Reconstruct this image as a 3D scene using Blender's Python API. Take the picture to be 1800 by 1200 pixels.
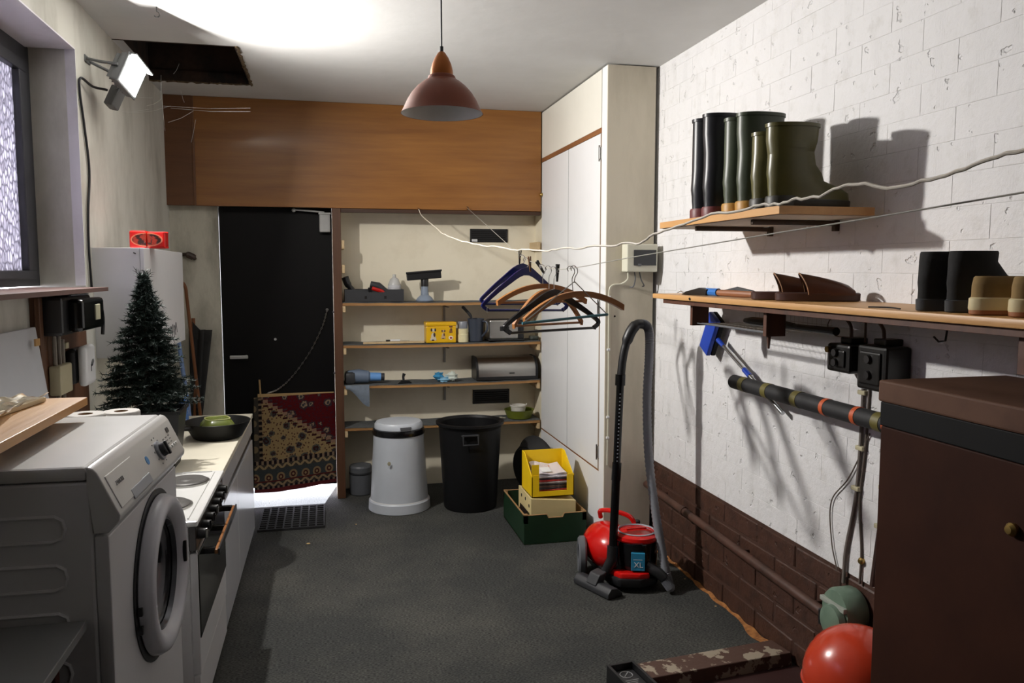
import bpy, bmesh, math, random
from mathutils import Vector, Matrix, Euler
random.seed(7)
for o in list(bpy.data.objects): bpy.data.objects.remove(o)
C = bpy.context.scene.collection
scene = bpy.context.scene
PI = math.pi

# ------------------------------------------------------------------ camera, world, light, exposure
FPX, CAMH = 1400.0, 1.62
VPX, VPY = 576 - 900, 472 - 600
YAW = math.atan2(-VPX, FPX); PITCH = math.atan2(-VPY, math.hypot(FPX, VPX))
cam_d = bpy.data.cameras.new('camera'); cam = bpy.data.objects.new('camera', cam_d); C.objects.link(cam)
cam_d.sensor_width = 36; cam_d.lens = 36 * FPX / 1800; cam_d.clip_start = .05; cam_d.clip_end = 200
cam.location = (0, 0, CAMH); cam.rotation_euler = (PI / 2 - PITCH, 0, -YAW)
scene.camera = cam
scene.view_settings.view_transform = 'Standard'; scene.view_settings.look = 'None'
scene.view_settings.gamma = 1; scene.view_settings.use_curve_mapping = False
scene.view_settings.exposure = 0.0

world = bpy.data.worlds.new('world'); scene.world = world; world.use_nodes = True
bg = world.node_tree.nodes['Background']
bg.inputs['Color'].default_value = (.86, .84, 1.0, 1); bg.inputs['Strength'].default_value = 14.0

sun_d = bpy.data.lights.new('sun', 'SUN'); sun = bpy.data.objects.new('sun', sun_d); C.objects.link(sun)
sun_d.energy = 45; sun_d.angle = .02; sun_d.color = (.86, .9, 1.0)
sun.rotation_euler = Vector((-.18, -.93, -.34)).to_track_quat('-Z', 'Y').to_euler(); sun.location = (1, 12, 4)

FLOOD_POS = Vector((-.825, 3.94, 2.483)); FLOOD_N = Vector((.915, -.335, -.24)).normalized()
FLOOD_W = 86.0

# ------------------------------------------------------------------ pixel of the photograph -> point on a real plane
_F = Vector((math.sin(YAW) * math.cos(PITCH), math.cos(YAW) * math.cos(PITCH), -math.sin(PITCH)))
_R = Vector((math.cos(YAW), -math.sin(YAW), 0)); _U = _R.cross(_F); _C = Vector((0, 0, CAMH))
def at(u, v, X=None, Y=None, Z=None):
    d = _F * FPX + _R * (u - 900) - _U * (v - 600)
    if X is not None: t = X / d.x
    elif Y is not None: t = Y / d.y
    else: t = (Z - CAMH) / d.z
    return _C + d * t

# ------------------------------------------------------------------ materials
def lin(c):
    return tuple(((v / 255) / 12.92 if v / 255 <= .04045 else ((v / 255 + .055) / 1.055) ** 2.4) for v in c)
MATS = {}
def nd(nt, t, **k):
    n = nt.nodes.new(t)
    for a, b in k.items(): setattr(n, a, b)
    return n
def M(name, rgb, rough=.5, metal=0, var=.12, vs=6, bump=0, bs=60, rgb2=None, mix_lo=.45, mix_hi=.6, stretch=(1, 1, 1), coat=0, det=6, trans=0, spec=.5, bdist=.01):
    """plain procedural material: noise tint, optional second colour in blotches, fine bump"""
    if name in MATS: return MATS[name]
    m = bpy.data.materials.new(name); m.use_nodes = True; nt = m.node_tree
    b = nt.nodes['Principled BSDF']
    tc = nd(nt, 'ShaderNodeTexCoord'); mp = nd(nt, 'ShaderNodeMapping'); mp.inputs['Scale'].default_value = stretch
    nt.links.new(tc.outputs['Object'], mp.inputs['Vector'])
    no = nd(nt, 'ShaderNodeTexNoise'); no.inputs['Scale'].default_value = vs; no.inputs['Detail'].default_value = det
    no.inputs['Roughness'].default_value = .62
    nt.links.new(mp.outputs[0], no.inputs['Vector'])
    c = lin(rgb)
    ramp = nd(nt, 'ShaderNodeValToRGB')
    if rgb2:
        c2 = lin(rgb2)
        ramp.color_ramp.elements[0].position = mix_lo; ramp.color_ramp.elements[1].position = mix_hi
        ramp.color_ramp.elements[0].color = (*c, 1); ramp.color_ramp.elements[1].color = (*c2, 1)
    else:
        ramp.color_ramp.elements[0].position = .3; ramp.color_ramp.elements[1].position = .7
        ramp.color_ramp.elements[0].color = (*[v * (1 - var) for v in c], 1)
        ramp.color_ramp.elements[1].color = (*[min(1, v * (1 + var)) for v in c], 1)
    nt.links.new(no.outputs['Fac'], ramp.inputs['Fac']); nt.links.new(ramp.outputs['Color'], b.inputs['Base Color'])
    b.inputs['Roughness'].default_value = rough; b.inputs['Metallic'].default_value = metal
    b.inputs['Coat Weight'].default_value = coat; b.inputs['Specular IOR Level'].default_value = spec
    b.inputs['Transmission Weight'].default_value = trans
    if bump:
        n2 = nd(nt, 'ShaderNodeTexNoise'); n2.inputs['Scale'].default_value = bs; n2.inputs['Detail'].default_value = 5
        nt.links.new(mp.outputs[0], n2.inputs['Vector'])
        bp = nd(nt, 'ShaderNodeBump'); bp.inputs['Strength'].default_value = bump; bp.inputs['Distance'].default_value = bdist
        nt.links.new(n2.outputs['Fac'], bp.inputs['Height']); nt.links.new(bp.outputs[0], b.inputs['Normal'])
    MATS[name] = m
    return m
def wood(name, a, b2, axis=0, scale=9, rough=.55, along=.08, coat=0, bump=.08):
    st = [1, 1, 1]; st[axis] = along
    return M(name, a, rough, rgb2=b2, mix_lo=.32, mix_hi=.68, vs=scale, stretch=tuple(st), coat=coat, bump=bump, bs=scale * 5, det=8)

# ------------------------------------------------------------------ mesh builder
XF = {}      # object -> world matrix of its frame
class MB:
    def __init__(s, m=None): s.bm = bmesh.new(); s.m = m or Matrix()
    def v(s, p): return s.bm.verts.new(s.m @ Vector(p))
    def f(s, vs):
        try: return s.bm.faces.new(vs)
        except ValueError: return None
    def box(s, x0, x1, y0, y1, z0, z1, bev=0, seg=2, m=None):
        t = bmesh.new(); bmesh.ops.create_cube(t, size=1)
        mm = Matrix.Translation(((x0 + x1) / 2, (y0 + y1) / 2, (z0 + z1) / 2)) @ Matrix.Diagonal((abs(x1 - x0), abs(y1 - y0), abs(z1 - z0), 1))
        bmesh.ops.transform(t, matrix=mm, verts=t.verts)
        if bev: bmesh.ops.bevel(t, geom=t.edges[:], offset=bev, segments=seg, profile=.5, affect='EDGES')
        s.add(t, m); return s
    def add(s, t, m=None):
        mm = s.m @ m if m else s.m
        mp = {}
        for v in t.verts: mp[v] = s.bm.verts.new(mm @ v.co)
        for f in t.faces: s.f([mp[v] for v in f.verts])
        t.free()
    def ring(s, c, u, w, ru, rw, n): return [s.v(Vector(c) + Vector(u) * ru * math.cos(2 * PI * i / n) + Vector(w) * rw * math.sin(2 * PI * i / n)) for i in range(n)]
    def bridge(s, a, b):
        n = len(a)
        for i in range(n): s.f([a[i], a[(i + 1) % n], b[(i + 1) % n], b[i]])
    def tube(s, pts, r, n=8, caps=True, closed=False):
        pts = [Vector(p) for p in pts]; k = len(pts)
        rs = r if isinstance(r, (list, tuple)) else [r] * k
        tan = []
        for i in range(k):
            if closed: t = pts[(i + 1) % k] - pts[i - 1]
            else: t = pts[min(i + 1, k - 1)] - pts[max(i - 1, 0)]
            tan.append(t.normalized())
        up = Vector((0, 0, 1)) if abs(tan[0].z) < .9 else Vector((1, 0, 0))
        u = tan[0].cross(up).normalized(); rings = []
        for i in range(k):
            u = (u - tan[i] * u.dot(tan[i])).normalized(); w = tan[i].cross(u)
            rings.append(s.ring(pts[i], u, w, rs[i], rs[i], n))
        for i in range(k - 1): s.bridge(rings[i], rings[i + 1])
        if closed: s.bridge(rings[-1], rings[0])
        elif caps: s.f(rings[0][::-1]); s.f(rings[-1])
        return s
    def cyl(s, a, b, r, r2=None, n=20): return s.tube([a, b], [r, r if r2 is None else r2], n)
    def lathe(s, prof, c=(0, 0, 0), n=32, m=None):
        """prof: list of (r, z); r==0 closes to a point"""
        old = s.m; s.m = s.m @ (Matrix.Translation(c) @ (m or Matrix())); rings = []
        for r, z in prof:
            if r <= 1e-6: rings.append([s.v((0, 0, z))])
            else: rings.append([s.v((r * math.cos(2 * PI * i / n), r * math.sin(2 * PI * i / n), z)) for i in range(n)])
        for a, b in zip(rings, rings[1:]):
            if len(a) == 1 and len(b) == 1: continue
            if len(a) == 1: [s.f([a[0], b[(i + 1) % n], b[i]]) for i in range(n)]
            elif len(b) == 1: [s.f([a[i], a[(i + 1) % n], b[0]]) for i in range(n)]
            else: s.bridge(a, b)
        s.m = old; return s
    def prism(s, poly, plane, a0, a1, bev=0):
        def p(q, a): return {'xy': (q[0], q[1], a), 'xz': (q[0], a, q[1]), 'yz': (a, q[0], q[1])}[plane]
        t = bmesh.new()
        A = [t.verts.new(p(q, a0)) for q in poly]; B = [t.verts.new(p(q, a1)) for q in poly]
        n = len(poly)
        for i in range(n): t.faces.new([A[i], A[(i + 1) % n], B[(i + 1) % n], B[i]])
        t.faces.new(A[::-1]); t.faces.new(B)
        if bev: bmesh.ops.bevel(t, geom=t.edges[:], offset=bev, segments=2, profile=.5, affect='EDGES')
        s.add(t); return s
    def sph(s, c, r, sc=(1, 1, 1), n=20, m=None):
        t = bmesh.new(); bmesh.ops.create_uvsphere(t, u_segments=n, v_segments=max(6, n // 2), radius=r)
        s.add(t, Matrix.Translation(c) @ (m or Matrix()) @ Matrix.Diagonal((*sc, 1))); return s
    def grid(s, fn, nu, nv, th=None):
        """sheet fn(u,v)->(x,y,z); th: offset vector for a second skin with rim"""
        g = [[s.v(fn(i / nu, j / nv)) for j in range(nv + 1)] for i in range(nu + 1)]
        for i in range(nu):
            for j in range(nv): s.f([g[i][j], g[i + 1][j], g[i + 1][j + 1], g[i][j + 1]])
        if th:
            t = Vector(th)
            h = [[s.v(Vector(fn(i / nu, j / nv)) + t) for j in range(nv + 1)] for i in range(nu + 1)]
            for i in range(nu):
                for j in range(nv): s.f([h[i][j], h[i][j + 1], h[i + 1][j + 1], h[i + 1][j]])
            for i in range(nu):
                s.f([g[i][0], h[i][0], h[i + 1][0], g[i + 1][0]]); s.f([g[i][nv], g[i + 1][nv], h[i + 1][nv], h[i][nv]])
            for j in range(nv):
                s.f([g[0][j], g[0][j + 1], h[0][j + 1], h[0][j]]); s.f([g[nu][j], h[nu][j], h[nu][j + 1], g[nu][j + 1]])
        return s
    def mesh(s, name, mat, sharp=35, fix=True):
        me = bpy.data.meshes.new(name)
        bm = s.bm
        if fix: bmesh.ops.recalc_face_normals(bm, faces=bm.faces)
        ang = math.radians(sharp)
        for e in bm.edges:
            if len(e.link_faces) == 2:
                an = e.calc_face_angle(0); A = sorted(f.calc_area() for f in e.link_faces)
                e.smooth = not (an > ang or (an > .2 and A[1] > 8 * A[0]))
        for f in bm.faces: f.smooth = True
        bm.to_mesh(me); bm.free(); me.materials.append(mat)
        return me
    def build(s, name, mat, parent=None, world=True, sharp=35, fix=True):
        if parent is not None and world:
            inv = XF[parent].inverted()
            bmesh.ops.transform(s.bm, matrix=inv, verts=s.bm.verts)
        o = bpy.data.objects.new(name, s.mesh(name, mat, sharp, fix)); C.objects.link(o)
        if parent is not None: o.parent = parent
        XF[o] = XF[parent].copy() if parent is not None else Matrix()
        return o
def tag(o, label=None, cat=None, group=None, kind=None):
    if label: o['label'] = label
    if cat: o['category'] = cat
    if group: o['group'] = group
    if kind: o['kind'] = kind
    return o
def thing(name, label, cat, loc=(0, 0, 0), rz=0, group=None):
    o = bpy.data.objects.new(name, None); C.objects.link(o); o.empty_display_size = .05
    o.location = loc; o.rotation_euler = (0, 0, rz)
    XF[o] = Matrix.Translation(loc) @ Matrix.Rotation(rz, 4, 'Z')
    return tag(o, label, cat, group)
def struct(o): o['kind'] = 'structure'; return o
def solo(mb, name, mat, loc, label, cat, group=None, sharp=35, fix=True):
    """a thing that is one mesh: origin moved to its base"""
    bmesh.ops.transform(mb.bm, matrix=Matrix.Translation(-Vector(loc)), verts=mb.bm.verts)
    o = mb.build(name, mat, None, sharp=sharp, fix=fix); o.location = loc; XF[o] = Matrix.Translation(loc)
    return tag(o, label, cat, group)
def text_part(name, s, size, m, mat, parent, ext=.0006):
    cu = bpy.data.curves.new('txt', 'FONT'); cu.body = s; cu.size = size; cu.align_x = 'CENTER'; cu.align_y = 'CENTER'; cu.extrude = ext
    to = bpy.data.objects.new('txt', cu); C.objects.link(to)
    bpy.context.view_layer.update()
    me = bpy.data.meshes.new_from_object(to.evaluated_get(bpy.context.evaluated_depsgraph_get()))
    bpy.data.objects.remove(to); me.name = name; me.materials.clear(); me.materials.append(mat)
    me.transform(XF[parent].inverted() @ m)
    o = bpy.data.objects.new(name, me); C.objects.link(o); o.parent = parent; XF[o] = XF[parent].copy()
    return o
def spline(pts, n=8):
    """Catmull-Rom through pts"""
    P = [Vector(p) for p in pts]; P = [P[0] * 2 - P[1]] + P + [P[-1] * 2 - P[-2]]; out = []
    for i in range(1, len(P) - 2):
        for j in range(n):
            t = j / n; a, b, c, d = P[i - 1:i + 3]
            out.append(.5 * ((2 * b) + (c - a) * t + (2 * a - 5 * b + 4 * c - d) * t * t + (3 * b - a - 3 * c + d) * t ** 3))
    out.append(P[-2]); return out

XL, XR, YB, ZC = -1.02, 1.85, 5.95, 2.765
YF = 5.69          # face of the wooden fascia

# ------------------------------------------------------------------ the setting
m_ceil = M('ceiling_paint', (206, 206, 204), .75, var=.05, vs=2.5, bump=.12, bs=14)
m_left = M('stained_plaster', (204, 202, 192), .85, rgb2=(160, 157, 146), mix_lo=.45, mix_hi=.78, vs=3.2, stretch=(1, 1, .45), bump=.2, bs=22)
m_reveal = M('reveal_plaster', (222, 219, 222), .8, rgb2=(190, 186, 188), mix_lo=.5, mix_hi=.85, vs=3, bump=.12, bs=26)
m_pier = M('grimy_concrete', (196, 192, 178), .85, rgb2=(128, 123, 110), mix_lo=.42, mix_hi=.72, vs=4.2, stretch=(1, 1, .4), bump=.25, bs=30)
m_niche = M('cream_wall_paint', (238, 229, 206), .7, rgb2=(216, 204, 178), mix_lo=.5, mix_hi=.8, vs=2.2, bump=.06, bs=30)
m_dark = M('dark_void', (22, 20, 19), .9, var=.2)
m_mortar_w = M('white_painted_mortar', (210, 209, 208), .7, var=.06, vs=9, bump=.5, bs=24, bdist=.006)
m_mortar_b = M('brown_painted_mortar', (66, 42, 32), .6, var=.2, vs=9, bump=.4, bs=24)

def carpet():
    m = M('grey_needlefelt_carpet', (66, 67, 66), .95, rgb2=(92, 91, 86), mix_lo=.42, mix_hi=.8, vs=1.6, det=10, spec=.15)
    nt = m.node_tree; b = nt.nodes['Principled BSDF']; tc = next(n for n in nt.nodes if n.type == 'TEX_COORD')
    n1 = nd(nt, 'ShaderNodeTexNoise'); n1.inputs['Scale'].default_value = 160; n1.inputs['Detail'].default_value = 4
    mp = nd(nt, 'ShaderNodeMapping'); mp.inputs['Scale'].default_value = (.55, 1.6, 1)
    nt.links.new(tc.outputs['Object'], mp.inputs['Vector']); nt.links.new(mp.outputs[0], n1.inputs['Vector'])
    rp = nd(nt, 'ShaderNodeValToRGB'); rp.color_ramp.elements[0].position = .38; rp.color_ramp.elements[1].position = .62
    rp.color_ramp.elements[0].color = (.38, .38, .38, 1); rp.color_ramp.elements[1].color = (1.25, 1.25, 1.22, 1)
    nt.links.new(n1.outputs['Fac'], rp.inputs['Fac'])
    src = b.inputs['Base Color'].links[0].from_socket
    mx = nd(nt, 'ShaderNodeMix', data_type='RGBA', blend_type='MULTIPLY'); mx.inputs[0].default_value = 1
    nt.links.new(src, mx.inputs[6]); nt.links.new(rp.outputs['Color'], mx.inputs[7]); nt.links.new(mx.outputs[2], b.inputs['Base Color'])
    bp = nd(nt, 'ShaderNodeBump'); bp.inputs['Strength'].default_value = .6; bp.inputs['Distance'].default_value = .006
    nt.links.new(n1.outputs['Fac'], bp.inputs['Height']); nt.links.new(bp.outputs[0], b.inputs['Normal'])
    return m
fl = struct(MB().box(XL - .3, XR + .3, -3.6, 6.05, -.06, 0).build('floor', carpet()))

# ceiling with the open hatch (X -1.02..-.43, Y 4.415..5.285)
HX0, HX1, HY0, HY1 = XL, -.43, 4.415, 5.285
cm = MB()
cm.box(HX1, XR + .3, -3.6, 6.2, ZC, ZC + .06); cm.box(XL - .3, HX1, -3.6, HY0, ZC, ZC + .06); cm.box(XL - .3, HX1, HY1, 6.2, ZC, ZC + .06)
cm.box(XL - .3, XL, HY0, HY1, ZC, ZC + .06)
ceil = struct(cm.build('ceiling', m_ceil))
hs = MB()
hs.box(HX0 - .03, HX0, HY0 - .03, HY1 + .03, ZC + .0601, ZC + .5); hs.box(HX1, HX1 + .03, HY0 - .03, HY1 + .03, ZC + .0601, ZC + .5)
hs.box(HX0, HX1, HY0 - .03, HY0, ZC + .0601, ZC + .5); hs.box(HX0, HX1, HY1, HY1 + .03, ZC + .0601, ZC + .5); hs.box(HX0 - .03, HX1 + .03, HY0 - .03, HY1 + .03, ZC + .5, ZC + .53)
for bx_ in ((HX0, HX1, HY1 - .012, HY1), (HX0, HX1, HY0, HY0 + .012), (HX1 - .012, HX1, HY0 + .012, HY1 - .012)): hs.box(*bx_, ZC - .001, ZC + .0601)
hatch = struct(hs.build('trim_1', M('dark_loft_timber', (58, 42, 32), .9, rgb2=(24, 20, 18), vs=7, mix_lo=.4, mix_hi=.65, bump=.4, bs=20)))
hatch['label'] = 'dark open loft hatch shaft above the floodlight'
rg = MB()
for (a, b) in (((HX0, HY1), (HX1, HY1)), ((HX1, HY1), (HX1, HY0))):
    pts = []
    for i in range(40):
        t = i / 39; pts.append((a[0] + (b[0] - a[0]) * t + random.uniform(-.006, .006), a[1] + (b[1] - a[1]) * t + random.uniform(-.008, .008), ZC - .001 + random.uniform(-.004, .004)))
    rg.tube(pts, .008, 5)
struct(rg.build('trim_2', M('crumbled_edge', (92, 76, 54), .95, var=.4, vs=40, bump=.5)))['label'] = 'crumbling brown edge of the loft hatch'

# left wall with window opening
WY0, WY1, WZ0, WZ1 = 1.05, 3.79, 1.555, 2.555
wl = MB(); T = XL - .32
wl.box(T, XL, -3.6, WY0, 0, ZC); wl.box(T, XL, WY1 + .06, 6.2, 0, ZC)
wl.box(T, XL, WY0, WY1 + .06, 0, WZ0 - .02); wl.box(T, XL, WY0, WY1 + .06, WZ1, ZC)
wl.prism([(XL, WY1), (XL, WY1 + .06), (T, WY1 + .06), (T, WY1 + .058)], 'xy', WZ0 - .02, WZ1)
wall_left = struct(wl.build('wall_left', m_left))
rv = MB()
rv.prism([(XL + .001, WY1 - .004), (XL + .001, WY1), (XL - .2, WY1 + .058), (XL - .2, WY1 + .05)], 'xy', WZ0, WZ1 - .004)
rv.box(XL - .2, XL + .001, WY0, WY1, WZ1 - .006, WZ1)
struct(rv.build('trim_3', m_reveal))['label'] = 'pale plastered window reveal'

# window: dark frame, casement, pebbled glass
m_frame = M('dark_grey_frame_paint', (52, 53, 58), .45, var=.2, vs=8)
def glass_mat():
    m = bpy.data.materials.new('pebbled_window_glass'); m.use_nodes = True; nt = m.node_tree; nt.nodes.clear()
    out = nd(nt, 'ShaderNodeOutputMaterial'); tr = nd(nt, 'ShaderNodeBsdfTranslucent'); gl = nd(nt, 'ShaderNodeBsdfGlossy'); mx = nd(nt, 'ShaderNodeMixShader')
    tc = nd(nt, 'ShaderNodeTexCoord'); mp = nd(nt, 'ShaderNodeMapping'); mp.inputs['Scale'].default_value = (1, 1, .6)
    vo = nd(nt, 'ShaderNodeTexVoronoi'); vo.inputs['Scale'].default_value = 42; vo.feature = 'DISTANCE_TO_EDGE'
    nt.links.new(tc.outputs['Object'], mp.inputs[0]); nt.links.new(mp.outputs[0], vo.inputs['Vector'])
    rp = nd(nt, 'ShaderNodeValToRGB'); rp.color_ramp.elements[0].position = .0; rp.color_ramp.elements[1].position = .22
    rp.color_ramp.elements[0].color = (.27, .26, .285, 1); rp.color_ramp.elements[1].color = (.90, .885, .92, 1)
    nt.links.new(vo.outputs['Distance'], rp.inputs['Fac']); nt.links.new(rp.outputs[0], tr.inputs['Color'])
    bp = nd(nt, 'ShaderNodeBump'); bp.inputs['Strength'].default_value = 1; bp.inputs['Distance'].default_value = .006; bp.invert = True
    nt.links.new(vo.outputs['Distance'], bp.inputs['Height']); nt.links.new(bp.outputs[0], gl.inputs['Normal'])
    gl.inputs['Roughness'].default_value = .15
    fr_ = nd(nt, 'ShaderNodeFresnel'); fr_.inputs['IOR'].default_value = 2.3; nt.links.new(fr_.outputs[0], mx.inputs[0])
    nt.links.new(tr.outputs[0], mx.inputs[1]); nt.links.new(gl.outputs[0], mx.inputs[2]); nt.links.new(mx.outputs[0], out.inputs[0])
    return m
win = struct(MB().box(XL - .25, XL - .19, WY0, WY1 + .055, WZ0, WZ0 + .03).box(XL - .25, XL - .19, WY0, WY1 + .055, WZ1 - .07, WZ1).box(XL - .25, XL - .19, WY1 - .03, WY1 + .055, WZ0 + .03, WZ1 - .07).box(XL - .25, XL - .19, WY0, WY0 + .08, WZ0 + .03, WZ1 - .07).build('window_1', m_frame))
cs = MB(); a, b, c, d = WY0 + .08, WY1 - .03, WZ0 + .03, WZ1 - .07
cs.box(XL - .235, XL - .178, a, b, c, c + .035, .004).box(XL - .235, XL - .178, a, b, d - .05, d, .004).box(XL - .235, XL - .178, b - .085, b, c + .035, d - .05, .004).box(XL - .235, XL - .178, a, a + .085, c + .035, d - .05, .004)
cs.build('casement', m_frame, win)
MB().box(XL - .214, XL - .206, a + .08, b - .08, c + .03, d - .045).build('pane', glass_mat(), win)

# right wall: painted hollow-clay blocks, white above a brown-painted base
ZBR = .51
wr = MB(); wr.box(XR + .0008, XR + .3, -3.6, 6.2, ZBR, ZC)
wall_right = struct(wr.build('wall_right', m_mortar_w))
wrb = struct(MB().box(XR + .003, XR + .3, -3.6, 6.2, 0, ZBR).build('wall_right_base', m_mortar_b))
def brick_mat(name, rgb, rgb2, lo, hi, rough, comb=1, bumpk=.5):
    m = M(name, rgb, rough, rgb2=rgb2, mix_lo=lo, mix_hi=hi, vs=14)
    nt = m.node_tree; b = nt.nodes['Principled BSDF']; tc = next(n for n in nt.nodes if n.type == 'TEX_COORD')
    oi = nd(nt, 'ShaderNodeObjectInfo'); off = nd(nt, 'ShaderNodeVectorMath', operation='ADD')
    sc = nd(nt, 'ShaderNodeVectorMath', operation='SCALE'); sc.inputs['Scale'].default_value = 1.0
    nt.links.new(tc.outputs['Object'], off.inputs[0]); nt.links.new(oi.outputs['Location'], off.inputs[1])
    no = next(n for n in nt.nodes if n.type == 'TEX_NOISE'); nt.links.new(off.outputs[0], no.inputs['Vector'])
    n2 = nd(nt, 'ShaderNodeTexNoise'); n2.inputs['Scale'].default_value = 26; n2.inputs['Detail'].default_value = 6; n2.inputs['Roughness'].default_value = .65
    nt.links.new(off.outputs[0], n2.inputs['Vector'])
    h = n2.outputs['Fac']
    # sparse pits
    n3 = nd(nt, 'ShaderNodeTexNoise'); n3.inputs['Scale'].default_value = 19; n3.inputs['Detail'].default_value = 3
    nt.links.new(off.outputs[0], n3.inputs['Vector'])
    pit = nd(nt, 'ShaderNodeMapRange'); pit.inputs[1].default_value = .66; pit.inputs[2].default_value = .70; pit.inputs[3].default_value = 0; pit.inputs[4].default_value = -1.2
    nt.links.new(n3.outputs['Fac'], pit.inputs[0])
    ad = nd(nt, 'ShaderNodeMath', operation='ADD'); nt.links.new(h, ad.inputs[0]); nt.links.new(pit.outputs[0], ad.inputs[1]); h = ad.outputs[0]
    if comb:
        sp = nd(nt, 'ShaderNodeSeparateXYZ'); nt.links.new(tc.outputs['Object'], sp.inputs[0])
        def mth(op, x, y=None):
            q = nd(nt, 'ShaderNodeMath', operation=op)
            for i, k in enumerate((x, y)):
                if k is None: continue
                if isinstance(k, (int, float)): q.inputs[i].default_value = k
                else: nt.links.new(k, q.inputs[i])
            return q.outputs[0]
        y = sp.outputs['Y']
        band = mth('LESS_THAN', mth('ABSOLUTE', mth('SUBTRACT', mth('ABSOLUTE', y), .065)), .019)
        s = mth('GREATER_THAN', mth('SINE', mth('MULTIPLY', y, 2 * PI / .0095)), .55)
        on = mth('GREATER_THAN', oi.outputs['Random'], .45)
        st = mth('MULTIPLY', mth('MULTIPLY', mth('MULTIPLY', band, s), on), -2.2)
        h = mth('ADD', h, st)
    bp = nd(nt, 'ShaderNodeBump'); bp.inputs['Strength'].default_value = bumpk; bp.inputs['Distance'].default_value = .006
    nt.links.new(h, bp.inputs['Height']); nt.links.new(bp.outputs[0], b.inputs['Normal'])
    return m
m_bw = brick_mat('white_painted_brick', (216, 215, 215), (200, 198, 195), .55, .8, .6, bumpk=.75)
m_bb = brick_mat('brown_painted_brick', (70, 44, 33), (50, 32, 25), .45, .7, .5, comb=0, bumpk=.8)
def brick_meshes(mat, n, L, H, nm, jit=1, bev=.004):
    out = []
    for k in range(n):
        b = MB().box(-.012, .012, -L / 2, L / 2, -H / 2, H / 2, bev, 1)
        for v in b.bm.verts:
            v.co.y += random.uniform(-.003, .003) * jit; v.co.z += random.uniform(-.0025, .0025) * jit; v.co.x += random.uniform(-.0012, .0012) * jit
        out.append(b.mesh(nm, mat, 8))
    return out
CH, BL = .1, .3
bmw = brick_meshes(m_bw, 6, BL - .0014, CH - .0012, 'brick', .2, .0009); bmb = brick_meshes(m_bb, 6, BL - .014, CH - .013, 'brick')
def lay(parent, meshes, z0, z1, y0, y1, proud):
    row = 0; z = z0
    while z < z1 - .02:
        hh = min(CH, z1 - z); y = y1 + (BL / 2 if row % 2 else 0)
        while y > y0:
            ylo, yhi = max(y - BL, y0 - .3), min(y, 4.33)
            if yhi - ylo > .05:
                o = bpy.data.objects.new('brick', random.choice(meshes)); C.objects.link(o); o.parent = parent
                o.location = (XR + .012 - random.uniform(*proud), (ylo + yhi) / 2, z + hh / 2); o.scale = (1, (yhi - ylo) / BL, hh / CH)
                o.rotation_euler = (random.uniform(-.003, .003), 0, random.uniform(-.5, .5) * proud[1])
            y -= BL
        z += CH; row += 1
lay(wall_right, bmw, ZBR, ZC - .004, 1.30, 4.33, (.0, .0008))
lay(wrb, bmb, 0, ZBR, 2.25, 4.33, (-.001, .004))

# back of the room: pier beside the door, header, niche walls, wall behind the camera
pier = MB().box(XL - .3, -.715, 5.76, 6.05, 0, ZC).box(-.715, .04, 5.78, 6.05, 2.075, ZC)
struct(pier.build('wall_back', m_pier))
nb = MB().box(.04, XR + .3, YB, YB + .1, 0, ZC).box(.04, .058, 5.76, YB, 0, 2.2)
nb.box(1.557, 1.575, 5.70, YB, 0, 2.2)
struct(nb.build('wall_niche', m_niche))
struct(MB().box(XL - .3, XR + .3, -3.6, -3.5, 0, ZC).build('wall_front', M('dark_unseen_wall', (74, 62, 52), .7, var=.2)))  # unseen end wall, set far back and darkened to cut bounced light
struct(MB().box(-12, 12, 6.05, 30, -.08, -.03).build('ground', M('pale_concrete_yard', (190, 188, 182), .8, var=.08)))

# wooden fascia over door and niche (two plywood boards)
m_ply = wood('varnished_plywood', (152, 102, 48), (126, 80, 36), axis=0, scale=16, rough=.38, along=.07, coat=.1, bump=.05)
m_ply2 = wood('dull_plywood', (112, 72, 40), (92, 56, 30), axis=0, scale=16, rough=.5, along=.1)
fa = thing('wooden_fascia', 'wide varnished plywood fascia under the ceiling above the black door and shelves', 'panel', (.27, YF, 2.05))
MB().box(XL, -.845, YF - .006, YF + .02, 2.05, 2.764, .002).build('panel', m_ply2, fa)
MB().box(-.843, 1.535, YF, YF + .028, 2.05, 2.764, .002).build('panel', m_ply, fa)
MB().box(-.855, -.835, YF - .008, YF, 2.052, 2.762, .003).build('cover_strip', m_ply2, fa)
MB().box(.04, 1.535, YF + .01, YF + .05, 2.022, 2.049, .002).build('lower_rail', wood('dark_rail_wood', (72, 44, 24), (50, 30, 18)), fa)
# post between door and niche
po = thing('wooden_post', 'dark brown upright timber post between the black door and the niche shelves', 'post', (.07, YF, 0))
MB().box(.042, .1, YF, YF + .08, 0, 2.049, .003).build('upright', wood('brown_post_wood', (96, 62, 38), (68, 42, 26), axis=2, scale=14), po)
for z in (.9, 1.33): MB().cyl((.043, YF + .03, z), (.03, YF + .03, z), .006, n=8).build('bolt', m_frame, po)

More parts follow.
